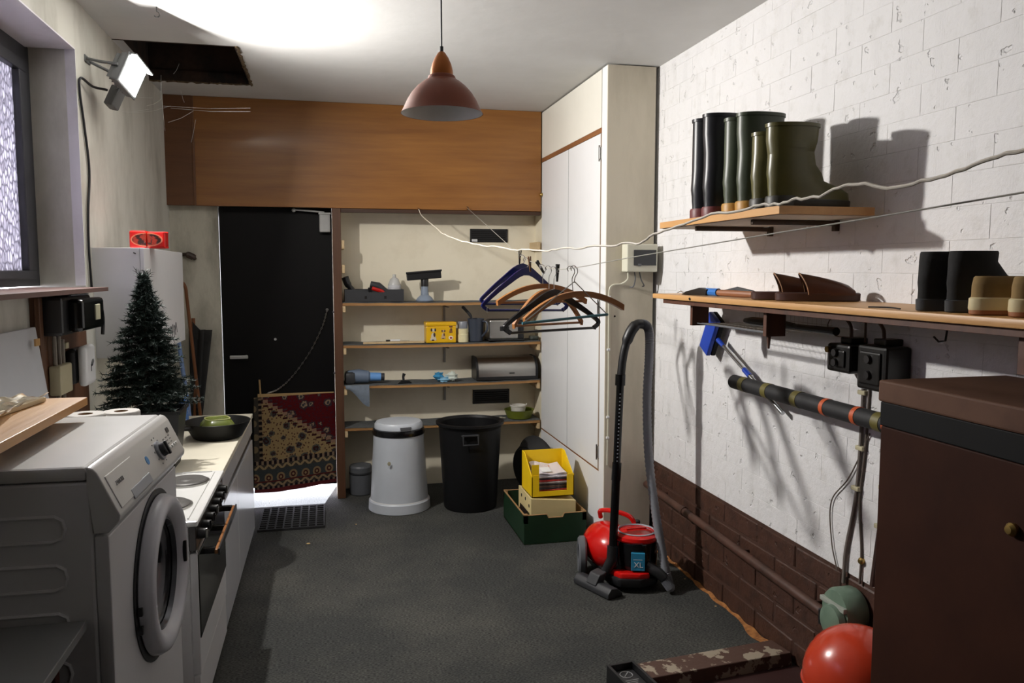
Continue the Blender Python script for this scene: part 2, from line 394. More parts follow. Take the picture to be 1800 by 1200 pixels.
# ------------------------------------------------------------------ door, chain, rug, mats
m_blk = M('black_door_paint', (9, 8, 9), .5, var=.2, vs=3, spec=.2)
m_white_metal = M('white_enamel', (214, 214, 212), .35, var=.04)
m_steel = M('brushed_steel', (176, 174, 170), .3, 1, var=.1, vs=20, stretch=(.1, 1, 1))
m_chrome = M('chrome', (205, 205, 205), .15, 1, var=.04)
m_brass = M('aged_brass', (166, 140, 84), .4, 1, var=.15)
m_bplas = M('black_plastic', (22, 22, 24), .42, var=.15)
m_brub = M('black_rubber', (20, 20, 21), .75, var=.2, bump=.1)
m_iron = M('dark_iron', (48, 46, 46), .5, .7, var=.2)
dr = struct(MB().box(-.7115, .0395, 5.79, 5.832, .085, 2.0735, .003).build('door_1', m_blk))
dr['label'] = 'black painted back door with a rug hung over its lower half'
lv = MB(); q = at(420, 627.5, Y=5.75)
lv.box(q.x - .06, q.x + .06, 5.745, 5.757, q.z - .012, q.z + .012, .005); lv.cyl((q.x + .045, 5.75, q.z), (q.x + .045, 5.79, q.z), .01, n=12)
lv.build('door_handle', M('pale_handle', (190, 190, 188), .35, .3), dr)
q = at(484, 596, Y=5.79); MB().cyl((q.x, 5.786, q.z), (q.x, 5.792, q.z), .009, n=12).build('peephole', M('pale_handle', (190, 190, 188)), dr)
cl = thing('door_closer', 'grey metal door closer with folding arm at the top of the black door', 'door closer', (0, 5.77, 1.9))
MB().box(-.045, .03, 5.735, 5.79, 1.885, 2.01, .008).box(-.05, .034, 5.73, 5.79, 2.008, 2.02, .003).build('body', M('closer_grey', (170, 170, 168), .4), cl)
MB().tube([(-.01, 5.745, 2.022), (-.1, 5.742, 2.03), (-.215, 5.75, 2.037)], .006, 8).build('arm', M('closer_grey', (170, 170, 168)), cl)
MB().sph((-.215, 5.755, 2.035), .014).build('pivot', M('closer_grey', (170, 170, 168)), cl)
# safety chain: interlocked links along a sagging line
ch = thing('door_chain', 'thin metal chain sagging diagonally across the black door', 'chain', tuple(at(470, 690, Y=5.775)))
cp = spline([at(u, v, Y=5.778) for u, v in ((575, 545), (566, 575), (545, 618), (515, 660), (490, 683), (470, 691))], 10)
lk = MB(); acc = 0
for i in range(len(cp) - 1):
    a, b = cp[i], cp[i + 1]; d = (b - a); k = max(1, int(d.length / .013))
    for j in range(k):
        c0 = a + d * (j + .5) / k; t = d.normalized(); w = Vector((0, 1, 0)) if (acc % 2) else t.cross(Vector((0, 1, 0))).normalized(); acc += 1
        lk.tube([c0 + t * .009 * math.cos(x) + w * .0045 * math.sin(x) for x in [2 * PI * y / 8 for y in range(8)]], .0016, 4, closed=True)
tag(lk.build('links', m_steel, ch), kind='stuff')
MB().cyl(at(575, 544, Y=5.778), at(575, 544, Y=5.792), .01, n=10).build('hook_plate', m_steel, ch)

# rug hung over the lower door
def rug_mat():
    m = bpy.data.materials.new('oriental_rug'); m.use_nodes = True; nt = m.node_tree; b = nt.nodes['Principled BSDF']; b.inputs['Roughness'].default_value = .95; b.inputs['Specular IOR Level'].default_value = .1
    tc = nd(nt, 'ShaderNodeTexCoord'); sp = nd(nt, 'ShaderNodeSeparateXYZ'); nt.links.new(tc.outputs['UV'], sp.inputs[0])
    U, V = sp.outputs['X'], sp.outputs['Y']
    def mt(op, x, y=None, z=None):
        q = nd(nt, 'ShaderNodeMath', operation=op)
        for i, k in enumerate((x, y, z)):
            if k is None: continue
            if isinstance(k, (int, float)): q.inputs[i].default_value = k
            else: nt.links.new(k, q.inputs[i])
        return q.outputs[0]
    def mix(f, a, c):
        q = nd(nt, 'ShaderNodeMix', data_type='RGBA')
        nt.links.new(f, q.inputs[0]) if not isinstance(f, (int, float)) else None
        for i, k in ((6, a), (7, c)):
            if isinstance(k, tuple): q.inputs[i].default_value = (*lin(k), 1)
            else: nt.links.new(k, q.inputs[i])
        return q.outputs[2]
    # field: cream below a stepped diagonal, red above it
    su = mt('DIVIDE', mt('FLOOR', mt('MULTIPLY', U, 17)), 17)
    diag = mt('GREATER_THAN', V, mt('SUBTRACT', 1.02, mt('MULTIPLY', su, .62)))
    line = mt('LESS_THAN', mt('ABSOLUTE', mt('SUBTRACT', V, mt('SUBTRACT', 1.02, mt('MULTIPLY', su, .62)))), .016)
    line2 = mt('LESS_THAN', mt('ABSOLUTE', mt('SUBTRACT', V, mt('SUBTRACT', .97, mt('MULTIPLY', su, .62)))), .010)
    cr = mix(diag, (158, 134, 94), (88, 20, 24))
    v3 = nd(nt, 'ShaderNodeTexVoronoi', voronoi_dimensions='2D'); v3.inputs['Scale'].default_value = 23; nt.links.new(tc.outputs['UV'], v3.inputs['Vector']); cr = mix(mt('LESS_THAN', v3.outputs['Distance'], .2), cr, mix(diag, (92, 60, 48), (64, 34, 44)))
    vo = nd(nt, 'ShaderNodeTexVoronoi', voronoi_dimensions='2D'); vo.inputs['Scale'].default_value = 7.5; mp = nd(nt, 'ShaderNodeMapping'); mp.inputs['Scale'].default_value = (.85, 1.05, 1); nt.links.new(tc.outputs['UV'], mp.inputs[0]); nt.links.new(mp.outputs[0], vo.inputs['Vector'])
    vs_ = nd(nt, 'ShaderNodeSeparateColor'); nt.links.new(vo.outputs['Color'], vs_.inputs[0])
    rad_ = mt('ADD', .12, mt('MULTIPLY', vs_.outputs[0], .28)); wob = nd(nt, 'ShaderNodeTexNoise'); wob.inputs['Scale'].default_value = 34; nt.links.new(tc.outputs['UV'], wob.inputs['Vector'])
    dist_ = mt('ADD', vo.outputs['Distance'], mt('MULTIPLY', mt('SUBTRACT', wob.outputs['Fac'], .5), .35))
    fl_ = mt('LESS_THAN', dist_, rad_); fc = mt('LESS_THAN', dist_, mt('MULTIPLY', rad_, .62)); fd = mt('LESS_THAN', dist_, mt('MULTIPLY', rad_, .3))
    f1 = mix(fl_, cr, mix(diag, (84, 84, 78), (58, 48, 54))); f2 = mix(fc, f1, mix(diag, (58, 32, 30), (150, 128, 104))); f2 = mix(fd, f2, (60, 60, 66))
    f2 = mix(line, f2, (150, 118, 98)); f2 = mix(line2, f2, (58, 22, 26)); line3 = mt('LESS_THAN', mt('ABSOLUTE', mt('SUBTRACT', V, mt('SUBTRACT', 1.06, mt('MULTIPLY', su, .62)))), .008); f2 = mix(line3, f2, (70, 52, 56))
    # borders
    def zigzag(u, f, lo, hi, v):
        w = mt('PINGPONG', mt('MULTIPLY', u, f), .5); t = mt('DIVIDE', mt('SUBTRACT', v, lo), hi - lo)
        return mt('LESS_THAN', mt('ABSOLUTE', mt('SUBTRACT', mt('MULTIPLY', w, 2), t)), .32)
    dots = mt('LESS_THAN', mt('ABSOLUTE', mt('SUBTRACT', mt('FRACT', mt('MULTIPLY', U, 16)), .5)), .22)
    v2 = nd(nt, 'ShaderNodeTexVoronoi', voronoi_dimensions='2D'); v2.inputs['Scale'].default_value = 7; v2.inputs['Randomness'].default_value = .15; m2 = nd(nt, 'ShaderNodeMapping'); m2.inputs['Scale'].default_value = (.95, 1, 1); nt.links.new(tc.outputs['UV'], m2.inputs[0]); nt.links.new(m2.outputs[0], v2.inputs['Vector'])
    b_main = mix(mt('LESS_THAN', v2.outputs['Distance'], .34), (62, 66, 66), (140, 116, 86)); b_main = mix(mt('LESS_THAN', v2.outputs['Distance'], .2), b_main, (70, 34, 32)); b_main = mix(mt('LESS_THAN', v2.outputs['Distance'], .09), b_main, (150, 126, 92))
    col = f2
    def band(col, lo, hi, c, ax):
        k = mt('MULTIPLY', mt('GREATER_THAN', ax, lo), mt('LESS_THAN', ax, hi)); return mix(k, col, c)
    col = band(col, .06, .105, mix(dots, (34, 28, 30), (150, 130, 100)), U) if False else col
    lu = mt('SUBTRACT', .105, U)
    col = band(col, -.05, .06, mix(mt('LESS_THAN', v2.outputs['Distance'], .25), (62, 58, 52), (120, 104, 78)), U)
    dv = mt('LESS_THAN', mt('ABSOLUTE', mt('SUBTRACT', mt('FRACT', mt('MULTIPLY', V, 18)), .5)), .2)
    col = band(col, .06, .10, mix(dv, (30, 24, 26), (128, 108, 86)), U)
    col = band(col, .285, .325, mix(dots, (34, 26, 30), (140, 118, 96)), V)
    col = band(col, .235, .285, mix(zigzag(U, 9, .235, .285, V), (70, 64, 56), (156, 134, 100)), V)
    col = band(col, .115, .235, b_main, V)
    col = band(col, .10, .115, (86, 34, 34), V)
    col = band(col, .055, .10, mix(zigzag(U, 9, .055, .10, V), (60, 54, 50), (148, 124, 94)), V)
    col = band(col, .03, .055, mix(dots, (30, 24, 30), (120, 100, 84)), V)
    col = band(col, -.05, .03, (96, 36, 38), V)
    no = nd(nt, 'ShaderNodeTexNoise'); no.inputs['Scale'].default_value = 90; nt.links.new(tc.outputs['UV'], no.inputs['Vector'])
    mu = nd(nt, 'ShaderNodeMix', data_type='RGBA', blend_type='MULTIPLY'); mu.inputs[0].default_value = .55
    nt.links.new(col, mu.inputs[6]); nt.links.new(no.outputs['Fac'], mu.inputs[7]); nt.links.new(mu.outputs[2], b.inputs['Base Color'])
    bp = nd(nt, 'ShaderNodeBump'); bp.inputs['Strength'].default_value = .5; bp.inputs['Distance'].default_value = .004; nt.links.new(no.outputs['Fac'], bp.inputs['Height']); nt.links.new(bp.outputs[0], b.inputs['Normal'])
    return m
rt = thing('hanging_rug', 'red and cream oriental rug hung over the bottom of the black door', 'rug', (-.22, 5.77, .07))
def rugf(u, v):
    x = -.515 + u * .552 + (-.012 if u < .5 else 0) * (1 - v) ; zb = .062 + .05 * u ** 1.5 - .012 * math.sin(u * PI); zt = .735 + .018 * u
    return (x, 5.762 + .004 * math.sin(u * 17) - .012 * (1 - v) * math.sin(u * 6 + 1) - .004 * math.sin(v * 9), zb + (zt - zb) * v)
rb = MB(); rb.grid(rugf, 24, 24, (0, .01, 0))
inv = XF[rt].inverted(); bmesh.ops.transform(rb.bm, matrix=inv, verts=rb.bm.verts)
uvl = rb.bm.loops.layers.uv.new('UVMap')
for f_ in rb.bm.faces:
    for l in f_.loops:
        p = XF[rt] @ l.vert.co; l[uvl].uv = ((p.x + .52) / .555, (p.z - (.062 + .05 * ((p.x + .515) / .552 if p.x > -.515 else 0) ** 1.5)) / .68)
rb.build('pile', rug_mat(), rt, world=False)
MB().box(-.49, .03, 5.772, 5.788, .725, .758, .002).build('hanging_batten', wood('pale_batten', (178, 148, 100), (150, 120, 78)), rt)
MB().cyl((-.47, 5.775, .74), (-.475, 5.775, .86), .006, n=8).build('peg', wood('pale_batten', (178, 148, 100), (150, 120, 78)), rt)

mtb = thing('rubber_door_mat', 'dark openwork rubber doormat lying on the carpet before the black door', 'doormat', (-.25, 5.29, 0))
MB().box(-.455, -.045, 5.05, 5.53, .001, .006).build('backing', m_brub, mtb)
gm = MB()
for i in range(9): x = -.45 + i * .05; gm.box(x - .005, x + .005, 5.055, 5.525, .006, .014)
for j in range(11): y = 5.058 + j * .0464; gm.box(-.45, -.05, y - .005, y + .005, .006, .013)
gm.build('lattice', m_brub, mtb)

# ------------------------------------------------------------------ built-in cupboard with end panel
m_wlam = M('white_laminate', (226, 227, 228), .35, var=.03, vs=2)
m_wlam2 = M('ivory_laminate', (222, 219, 208), .45, var=.04, vs=2)
m_trim = wood('brown_trim_wood', (140, 92, 52), (108, 66, 36), axis=1, scale=22)
m_endp = M('grubby_beige_board', (200, 192, 174), .8, rgb2=(166, 158, 140), mix_lo=.42, mix_hi=.75, vs=3.4, stretch=(1, 1, .3), bump=.1, bs=20)
FX = 1.54
cb = thing('built_in_cupboard', 'tall white built-in cupboard with folding doors and beige end panel beside the niche', 'cupboard', (1.69, 5, 0))
MB().box(FX + .02, 1.83, 4.302, 5.69, 0, 2.76).build('carcass', m_wlam2, cb)
MB().box(FX, FX + .02, 4.40, 5.688, 2.432, 2.757, .002).build('top_panel', m_wlam2, cb)
MB().box(FX - .002, FX + .02, 4.385, 5.688, 2.402, 2.431, .002).build('trim', m_trim, cb)
MB().box(FX - .002, FX + .02, 4.385, 4.402, .447, 2.401, .002).build('trim', wood('greyed_trim', (150, 134, 116), (118, 98, 80), axis=2, scale=22), cb)
MB().box(FX + .002, FX + .02, 4.385, 5.688, .438, .447).build('trim', m_trim, cb)
MB().box(FX + .0015, FX + .0195, 5.0257, 5.0333, .449, 2.400).build('seam_shade_strip', m_dark, cb)  # dark strip standing in for the shade in the gap between the doors
d1 = MB().box(FX, FX + .02, 4.404, 5.0255, .449, 2.400, .001).build('door', m_wlam, cb)
d2 = MB().box(FX, FX + .02, 5.0335, 5.686, .449, 2.400, .001).build('door', m_wlam, cb)
for z in (2.286, 1.407, .555):
    h = MB().box(FX - .012, FX, 4.378, 4.40, z - .035, z + .035, .003).cyl((FX - .012, 4.391, z - .045), (FX - .012, 4.391, z + .045), .005, n=8)
    h.box(FX - .006, FX, 4.404, 4.42, z - .03, z + .03, .002); h.build('hinge', m_steel, d1)
MB().lathe([(0, 0), (.012, 0), (.015, .012), (.008, .02), (0, .021)], (FX, 5.67, 2.17), 14, Matrix.Rotation(-PI / 2, 4, 'Y')).build('knob', m_brass, d2)
MB().box(FX, FX + .02, 4.385, 5.688, .002, .437, .002).build('bottom_panel', m_wlam, cb)
MB().box(FX - .001, FX + .02, 4.30, 4.384, .002, 2.757, .002).build('corner_strip', m_wlam, cb)
ep = MB().box(FX, 1.826, 4.292, 4.301, .004, 2.757, .001).build('end_panel', m_endp, cb)
MB().cyl((1.595, 4.293, 1.36), (1.595, 4.2905, 1.36), .006, n=8).build('hole', m_dark, ep)

# ------------------------------------------------------------------ niche shelves
m_shelf = wood('pine_shelf_edge', (176, 132, 80), (146, 104, 60), axis=0, scale=18)
m_felt = M('grey_felt_lining', (92, 94, 94), .95, var=.2, vs=30, bump=.3, bs=160, spec=.1)
m_cleat = wood('pale_cleat_wood', (214, 190, 150), (188, 160, 118), axis=1, scale=20)
SH = [1.398, 1.10, .812, .508]
NX0, NX1 = .10, 1.535
for i, z in enumerate(SH):
    t = thing('niche_shelf', ['pine niche shelf with grey felt, topmost, carrying the window vacuum', 'pine niche shelf with grey felt, carrying the yellow dog tin and toaster', 'pine niche shelf with grey felt, carrying the steel bread bin', 'pine niche shelf with grey felt, lowest, carrying the green bowl'][i], 'shelf', (.8, 5.82, z), group='niche shelves')
    sg = [.004, .007, .007, .003][i]
    f1 = lambda u, v: (NX0 + u * (NX1 - NX0), 5.70 + v * .248, z - .024 - sg * math.sin(u * PI) + .012 * (u - .5) * 0)
    MB().grid(f1, 24, 1, (0, 0, .019)).build('board', m_shelf, t, sharp=30)
    f2 = lambda u, v: (NX0 + u * (NX1 - NX0), 5.698 + v * .25, z - .005 - sg * math.sin(u * PI) + .0015 * math.sin(u * 40))
    MB().grid(f2, 48, 1, (0, 0, .005)).build('felt_lining', m_felt, t, sharp=30)
    for xx in (NX0, NX1 - .022): MB().box(xx, xx + .022, 5.70, 5.945, z - .07, z - .0262, .002).build('cleat', m_cleat, t)
    if i in (1, 2, 0):
        MB().box(.845, .86, YB - .012, YB - .001, z - .17, z - .04).box(.845, .86, 5.74, YB, z - .047, z - .04).build('bracket', M('grey_bracket', (150, 146, 138), .5), t)
for (z, s, lb) in ((1.80, 0, 'bare pale wooden cleat high on the post side of the niche'), (1.63, 0, 'bare pale wooden cleat on the post side just above the topmost shelf'), (1.80, 1, 'bare pale wooden cleat on the cupboard side of the niche beside the vent')):
    solo(MB().box(*( (NX0, NX0 + .022) if s == 0 else (NX1 - .022, NX1)), 5.70, 5.945, z - .03, z + .03, .002), 'spare_cleat', m_cleat, (NX0 if s == 0 else NX1, 5.82, z - .03),
         lb, 'cleat', 'bare cleats in the niche')
# wooden block at right lower
def vent(z0, z1, x0, x1, lab, slats=True):
    t = thing('wall_vent', lab, 'vent', ((x0 + x1) / 2, YB, z0))
    MB().box(x0, x1, YB - .008, YB, z0, z0 + .01, .001).box(x0, x1, YB - .008, YB, z1 - .01, z1, .001).box(x0, x0 + .012, YB - .008, YB, z0, z1, .001).box(x1 - .012, x1, YB - .008, YB, z0, z1, .001).build('frame', m_bplas, t)
    MB().box(x0 + .01, x1 - .01, YB - .002, YB - .0005, z0 + .008, z1 - .008).build('backing', m_dark, t)
    if slats:
        k = 6
        for j in range(k):
            z = z0 + .016 + (z1 - z0 - .03) * j / (k - 1)
            MB().box(x0 + .012, x1 - .012, YB - .007, YB - .003, z - .0035, z + .0035).build('slat', m_bplas, t)
    return t
a, b = at(826, 402, Y=YB), at(892, 426, Y=YB)
vt = vent(b.z, a.z, a.x, b.x, 'black louvred wall vent with a paper sticker above the topmost niche shelf')
MB().box(a.x + .012, a.x + .055, YB - .0085, YB - .007, b.z + .004, b.z + .022).build('sticker', m_wlam, vt)
a, b = at(831, 685, Y=YB), at(895, 707, Y=YB)
vent(b.z, a.z, a.x, b.x, 'black wall vent between the bread bin shelf and the lowest shelf')

# ------------------------------------------------------------------ things on the niche shelves
SAG = [.004, .007, .007, .003]
def bz(i, x): return SH[i] - SAG[i] * math.sin(max(0, min(1, (x - NX0) / (NX1 - NX0))) * PI) + .0026
def px(u, v, Y=5.79): return at(u, v, Y=Y)
m_gry = M('grey_plastic', (92, 94, 98), .45, var=.1)
m_lgry = M('light_grey_plastic', (150, 154, 162), .4, var=.06)
m_red = M('red_plastic', (190, 28, 22), .35, var=.1)
m_blu = M('blue_plastic', (30, 66, 170), .35, var=.1)
m_charc = M('charcoal_plastic', (48, 49, 52), .5, var=.1)
# tray
z = bz(0, .3); x0, x1 = px(606, 530).x, px(708, 530).x
t = thing('tool_tray', 'shallow charcoal plastic tray of tools on the topmost niche shelf', 'tray', ((x0 + x1) / 2, 5.80, z))
tr = MB(); tr.box(x0, x1, 5.70, 5.90, z, z + .008, .002)
tr.prism([(x0, z), (x1, z), (x1, z + .088), (x1 - .11, z + .088), (x1 - .14, z + .068), (x0 + .16, z + .068), (x0 + .12, z + .085), (x0, z + .088)], 'xz', 5.70, 5.708)
tr.prism([(x0, z), (x1, z), (x1, z + .088), (x0, z + .088)], 'xz', 5.892, 5.90); tr.box(x0, x0 + .008, 5.70, 5.90, z, z + .088); tr.box(x1 - .008, x1, 5.70, 5.90, z, z + .088)
tr.build('tray_body', m_charc, t)
for u in (642, 676): q = px(u, 524); MB().box(q.x - .008, q.x + .008, 5.698, 5.701, z + .022, z + .042).build('slot', m_dark, t)
# black hand tool leaning out of the tray
q = px(612, 500)
t = thing('hand_tool', 'black pistol grip tool leaning on the left end of the grey tray', 'tool', (q.x, 5.8, z + .012))
MB().tube(spline([(q.x + .09, 5.80, z + .02), (q.x + .05, 5.80, z + .06), (q.x, 5.79, z + .12), (q.x - .022, 5.785, z + .175)], 5), [.014] * 5 + [.02] * 5 + [.026] * 5 + [.028], 10).build('grip', m_bplas, t)
MB().tube([(q.x + .05, 5.80, z + .055), (q.x + .08, 5.80, z + .07), (q.x + .11, 5.8, z + .03)], [.02, .016, .008], 10).build('barrel', m_charc, t)
# red and black drill-like tool
q = px(665, 512)
t = thing('battery_tool', 'red and black hand-held power tool lying in the grey tray', 'tool', (q.x, 5.79, z + .012))
MB().tube([(q.x - .055, 5.79, z + .125), (q.x + .0, 5.79, z + .11), (q.x + .05, 5.79, z + .07), (q.x + .09, 5.79, z + .045)], [.022, .028, .024, .016], 12).build('body', m_charc, t)
MB().tube([(q.x - .045, 5.775, z + .095), (q.x + .02, 5.772, z + .075), (q.x + .06, 5.775, z + .055)], [.014, .016, .008], 10).build('red_shell', m_red, t)
MB().tube([(q.x - .06, 5.79, z + .10), (q.x - .05, 5.80, z + .04), (q.x - .045, 5.80, z + .012)], .014, 8).build('handle', m_bplas, t)
# clear spray bottle
q = px(694.3, 505)
t = thing('plastic_bottle', 'clear plastic bottle with white label in the grey tray', 'bottle', (q.x, 5.85, z + .0085))
m_clear = M('clear_plastic', (226, 226, 224), .25, var=.03, trans=.35)
MB().lathe([(0, 0), (.045, 0), (.048, .01), (.046, .11), (.03, .15), (.012, .165), (.012, .185), (0, .185)], (q.x, 5.84, z + .0085), 20).build('body', m_clear, t)
MB().lathe([(.0472, .05), (.0478, .052), (.0474, .105), (.0468, .107)], (q.x, 5.84, z + .0085), 20).build('label_wrap', M('label_paper', (190, 190, 192), .6, var=.3, vs=80, stretch=(.2, .2, 2)), t)
# window vacuum on grey base
q = px(747, 528); zz = bz(0, q.x)
t = thing('window_vacuum', 'window vacuum with black wide blade standing on a grey base on the topmost shelf', 'window vacuum', (q.x, 5.80, zz))
MB().lathe([(0, 0), (.062, 0), (.066, .008), (.05, .03), (.03, .045), (.026, .09), (.025, .11), (0, .11)], (q.x, 5.80, zz), 24).build('grey_body', M('blue_grey_plastic', (130, 142, 158), .4), t)
MB().lathe([(0, .108), (.027, .108), (.029, .17), (.022, .19), (.008, .20), (0, .2)], (q.x, 5.80, zz), 20).build('neck', m_bplas, t)
k = px(745, 484)
hd = MB(Matrix.Translation((k.x, 5.785, k.z)) @ Matrix.Rotation(-.08, 4, 'Y')); hd.box(-.125, .125, -.02, .02, -.028, .028, .006); hd.box(-.13, .13, -.028, -.016, .02, .034, .002); hd.build('blade_head', m_bplas, t)
for s in (-1, 1): MB().tube([(q.x + s * .008, 5.79, zz + .17), (k.x + s * .05, 5.785, k.z - .02)], .005, 6).build('strut', m_bplas, t)

# second shelf
x0, x1 = px(638, 602).x, px(745, 602).x; zz = bz(1, .5)
solo(MB().box(x0, x1, 5.74, 5.765, zz, zz + .014, .002, m=None), 'wooden_lath', m_cleat, ((x0 + x1) / 2, 5.75, zz), 'thin pale wooden lath lying on the second shelf', 'lath')
q = px(690, 599); t = thing('screwdriver', 'small screwdriver with black and white handle resting on the wooden lath', 'screwdriver', (q.x, 5.75, zz + .0145))
MB().tube([(q.x - .02, 5.752, zz + .022), (q.x + .05, 5.75, zz + .0215)], .007, 8).build('handle', m_wlam, t); MB().tube([(q.x - .05, 5.753, zz + .022), (q.x - .02, 5.752, zz + .022)], .0065, 8).build('handle_cap', m_bplas, t)
MB().tube([(q.x + .05, 5.75, zz + .0215), (q.x + .12, 5.748, zz + .018)], .002, 6).build('shaft', m_chrome, t)
# yellow dog tin
x0, x1 = px(749, 600, 5.74).x, px(802, 600, 5.74).x; zz = bz(1, (x0 + x1) / 2); zt = px(775, 566, 5.74).z
t = thing('dog_treat_tin', 'yellow hinged tin printed with dogs on the second niche shelf', 'tin', ((x0 + x1) / 2, 5.80, zz))
m_yel = M('yellow_tin_paint', (226, 176, 26), .35, var=.06)
MB().box(x0, x1, 5.735, 5.86, zz, zt - .028, .008).build('tin_body', m_yel, t)
MB().box(x0 - .003, x1 + .003, 5.732, 5.863, zt - .029, zt, .007).build('lid', m_yel, t)
W = x1 - x0; Hh = zt - zz
def dog(cx, cz, s, c1, c2):
    d = MB(); y = 5.7345
    for (dx, dz, rx, rz) in ((0, -.2, .2, .34), (0, .35, .13, .15), (-.18, -.42, .1, .13), (.16, -.42, .1, .13)):
        d.sph((cx + dx * s, y, cz + dz * s), 1, (rx * s, .0012, rz * s), 12)
    d.build('dog_print', M(*c1), t)
    e = MB()
    for (dx, dz, rx, rz) in ((-.16, .38, .08, .14), (.16, .38, .08, .14), (.08, -.05, .1, .2), (-.04, -.5, .13, .07)):
        e.sph((cx + dx * s, y - .0006, cz + dz * s), 1, (rx * s, .0012, rz * s), 10)
    e.build('dog_print', M(*c2), t)
dog(x0 + .24 * W, zz + .42 * Hh, .085, ('dog_white', (200, 190, 170)), ('dog_dark', (58, 36, 28)))
dog(x0 + .57 * W, zz + .42 * Hh, .062, ('dog_cream', (186, 160, 122)), ('dog_brown', (96, 54, 32)))
dog(x0 + .82 * W, zz + .66 * Hh, .05, ('dog_tan', (140, 92, 40)), ('dog_brown', (96, 54, 32)))
MB().sph((x0 + .82 * W, 5.7345, zz + .24 * Hh), 1, (.017, .0012, .015), 16).build('badge', M('badge_cream', (226, 214, 190)), t)
MB().sph((x0 + .82 * W, 5.7338, zz + .24 * Hh), 1, (.009, .0012, .008), 12).build('badge_mark', M('badge_red', (150, 34, 30)), t)
# cream cups stack / thermos
q = px(813, 600); zz = bz(1, q.x); t = thing('vacuum_flask', 'cream vacuum flask with grey screw cup between the yellow tin and the jug', 'flask', (q.x, 5.78, zz))
MB().lathe([(0, 0), (.041, 0), (.042, .003), (.042, .055), (.039, .058), (.038, .1), (0, .1)], (q.x, 5.78, zz), 24).build('body', M('cream_plastic', (224, 214, 172), .4), t)
MB().lathe([(0, .1), (.036, .1), (.037, .103), (.037, .147), (.034, .152), (0, .153)], (q.x, 5.78, zz), 24).build('cup', M('cup_grey', (128, 132, 140), .35), t)
# jug with brush
q = px(836.5, 600); zz = bz(1, q.x); t = thing('plastic_jug', 'dark slate plastic jug with handle beside the toaster', 'jug', (q.x, 5.78, zz))
m_slate = M('slate_plastic', (58, 64, 76), .4, var=.08)
MB().lathe([(0, 0), (.046, 0), (.05, .004), (.06, .16), (.062, .17), (.058, .17), (.046, .008), (0, .008)], (q.x, 5.79, zz), 28).build('body', m_slate, t)
MB().tube(spline([(q.x + .045, 5.755, zz + .15), (q.x + .07, 5.728, zz + .145), (q.x + .072, 5.725, zz + .09), (q.x + .04, 5.755, zz + .04)], 5), .008, 8).build('handle', m_slate, t)
solo(MB().tube(spline([(q.x - .0, 5.79, zz + .012), (q.x - .03, 5.79, zz + .17), (q.x - .075, 5.80, zz + .235), (q.x - .10, 5.80, zz + .26)], 5), [.006] * 6 + [.011] * 6 + [.012] * 3 + [.006], 8), 'ladle_spoon', m_charc, (q.x, 5.79, zz + .011), 'dark utensil handle sticking out of the slate plastic jug', 'utensil')
# toaster
x0, x1 = px(860, 598, 5.73).x, px(911, 598, 5.73).x; zz = bz(1, x1 + .05); zt = px(885, 562, 5.73).z
t = thing('toaster', 'brushed steel toaster with black ends on the second niche shelf', 'toaster', ((x0 + x1) / 2, 5.8, zz))
MB().box(x0, x1, 5.725, 5.89, zz + .012, zt, .012).build('steel_shell', m_steel, t)
MB().box(x0 - .005, x1 + .05, 5.73, 5.885, zz, zz + .014, .003).box(x1 - .004, x1 + .045, 5.73, 5.885, zz + .012, zt - .004, .01).build('black_end', m_bplas, t)
MB().box(x0 + .01, x1 - .01, 5.76, 5.79, zt - .004, zt + .002).box(x0 + .01, x1 - .01, 5.82, 5.85, zt - .004, zt + .002).build('slots', m_dark, t)
MB().box(x0 + .08, x0 + .15, 5.718, 5.728, zz + .075, zz + .11, .004).build('control_plate', m_bplas, t)
MB().lathe([(0, 0), (.014, 0), (.015, .012), (.011, .02), (0, .02)], (x0 + .22, 5.80, zt + .02), 12).build('push_knob', m_lgry, t)
q = px(938, 594); zz = bz(1, q.x)
solo(MB().box(q.x - .035, q.x + .03, 5.75, 5.81, zz, zz + .03, .006).box(q.x - .02, q.x + .02, 5.744, 5.752, zz + .008, zz + .024, .002), 'small_tin', M('mottled_tin', (80, 84, 78), .4, .4, var=.5, vs=60), (q.x, 5.78, zz), 'small mottled green tin at the cupboard end of the second shelf', 'tin')

# third shelf
q = px(630, 672); zz = bz(2, q.x)
t = thing('steam_cleaner', 'grey and blue hand-held cleaner lying at the post end of the third shelf', 'hand cleaner', (q.x, 5.79, zz))
MB().box(px(606, 670).x, px(612, 670).x + .05, 5.72, 5.86, zz, zz + .085, .02).build('tank', m_charc, t)
MB().tube([(q.x - .075, 5.78, zz + .05), (q.x + .0, 5.78, zz + .052), (q.x + .07, 5.78, zz + .045), (q.x + .085, 5.78, zz + .045)], [.045, .05, .044, .03], 16).build('body', M('grey_blue_shell', (104, 118, 138), .35), t)
MB().tube([(q.x + .08, 5.78, zz + .045), (q.x + .16, 5.78, zz + .042)], [.032, .03], 14).build('nozzle', M('sky_blue_plastic', (104, 154, 214), .35), t)
MB().tube([(q.x + .16, 5.78, zz + .042), (q.x + .185, 5.78, zz + .041)], .027, 14).build('nozzle_ring', m_charc, t)
q = px(711, 672); zz = bz(2, q.x); t = thing('floor_nozzle', 'small black vacuum nozzle standing on the third shelf', 'nozzle', (q.x, 5.75, zz))
MB().prism([(q.x - .055, zz), (q.x + .05, zz), (q.x + .03, zz + .02), (q.x - .03, zz + .022)], 'xz', 5.73, 5.77, .002).build('foot', m_bplas, t)
MB().tube([(q.x - .01, 5.75, zz + .018), (q.x - .012, 5.752, zz + .045), (q.x - .004, 5.755, zz + .068)], [.009, .009, .013], 10).build('neck', m_bplas, t)
q = px(785, 668); zz = bz(2, q.x); t = thing('cleaning_cloth', 'crumpled blue and white cleaning gloves on the third shelf', 'gloves', (q.x, 5.77, zz))
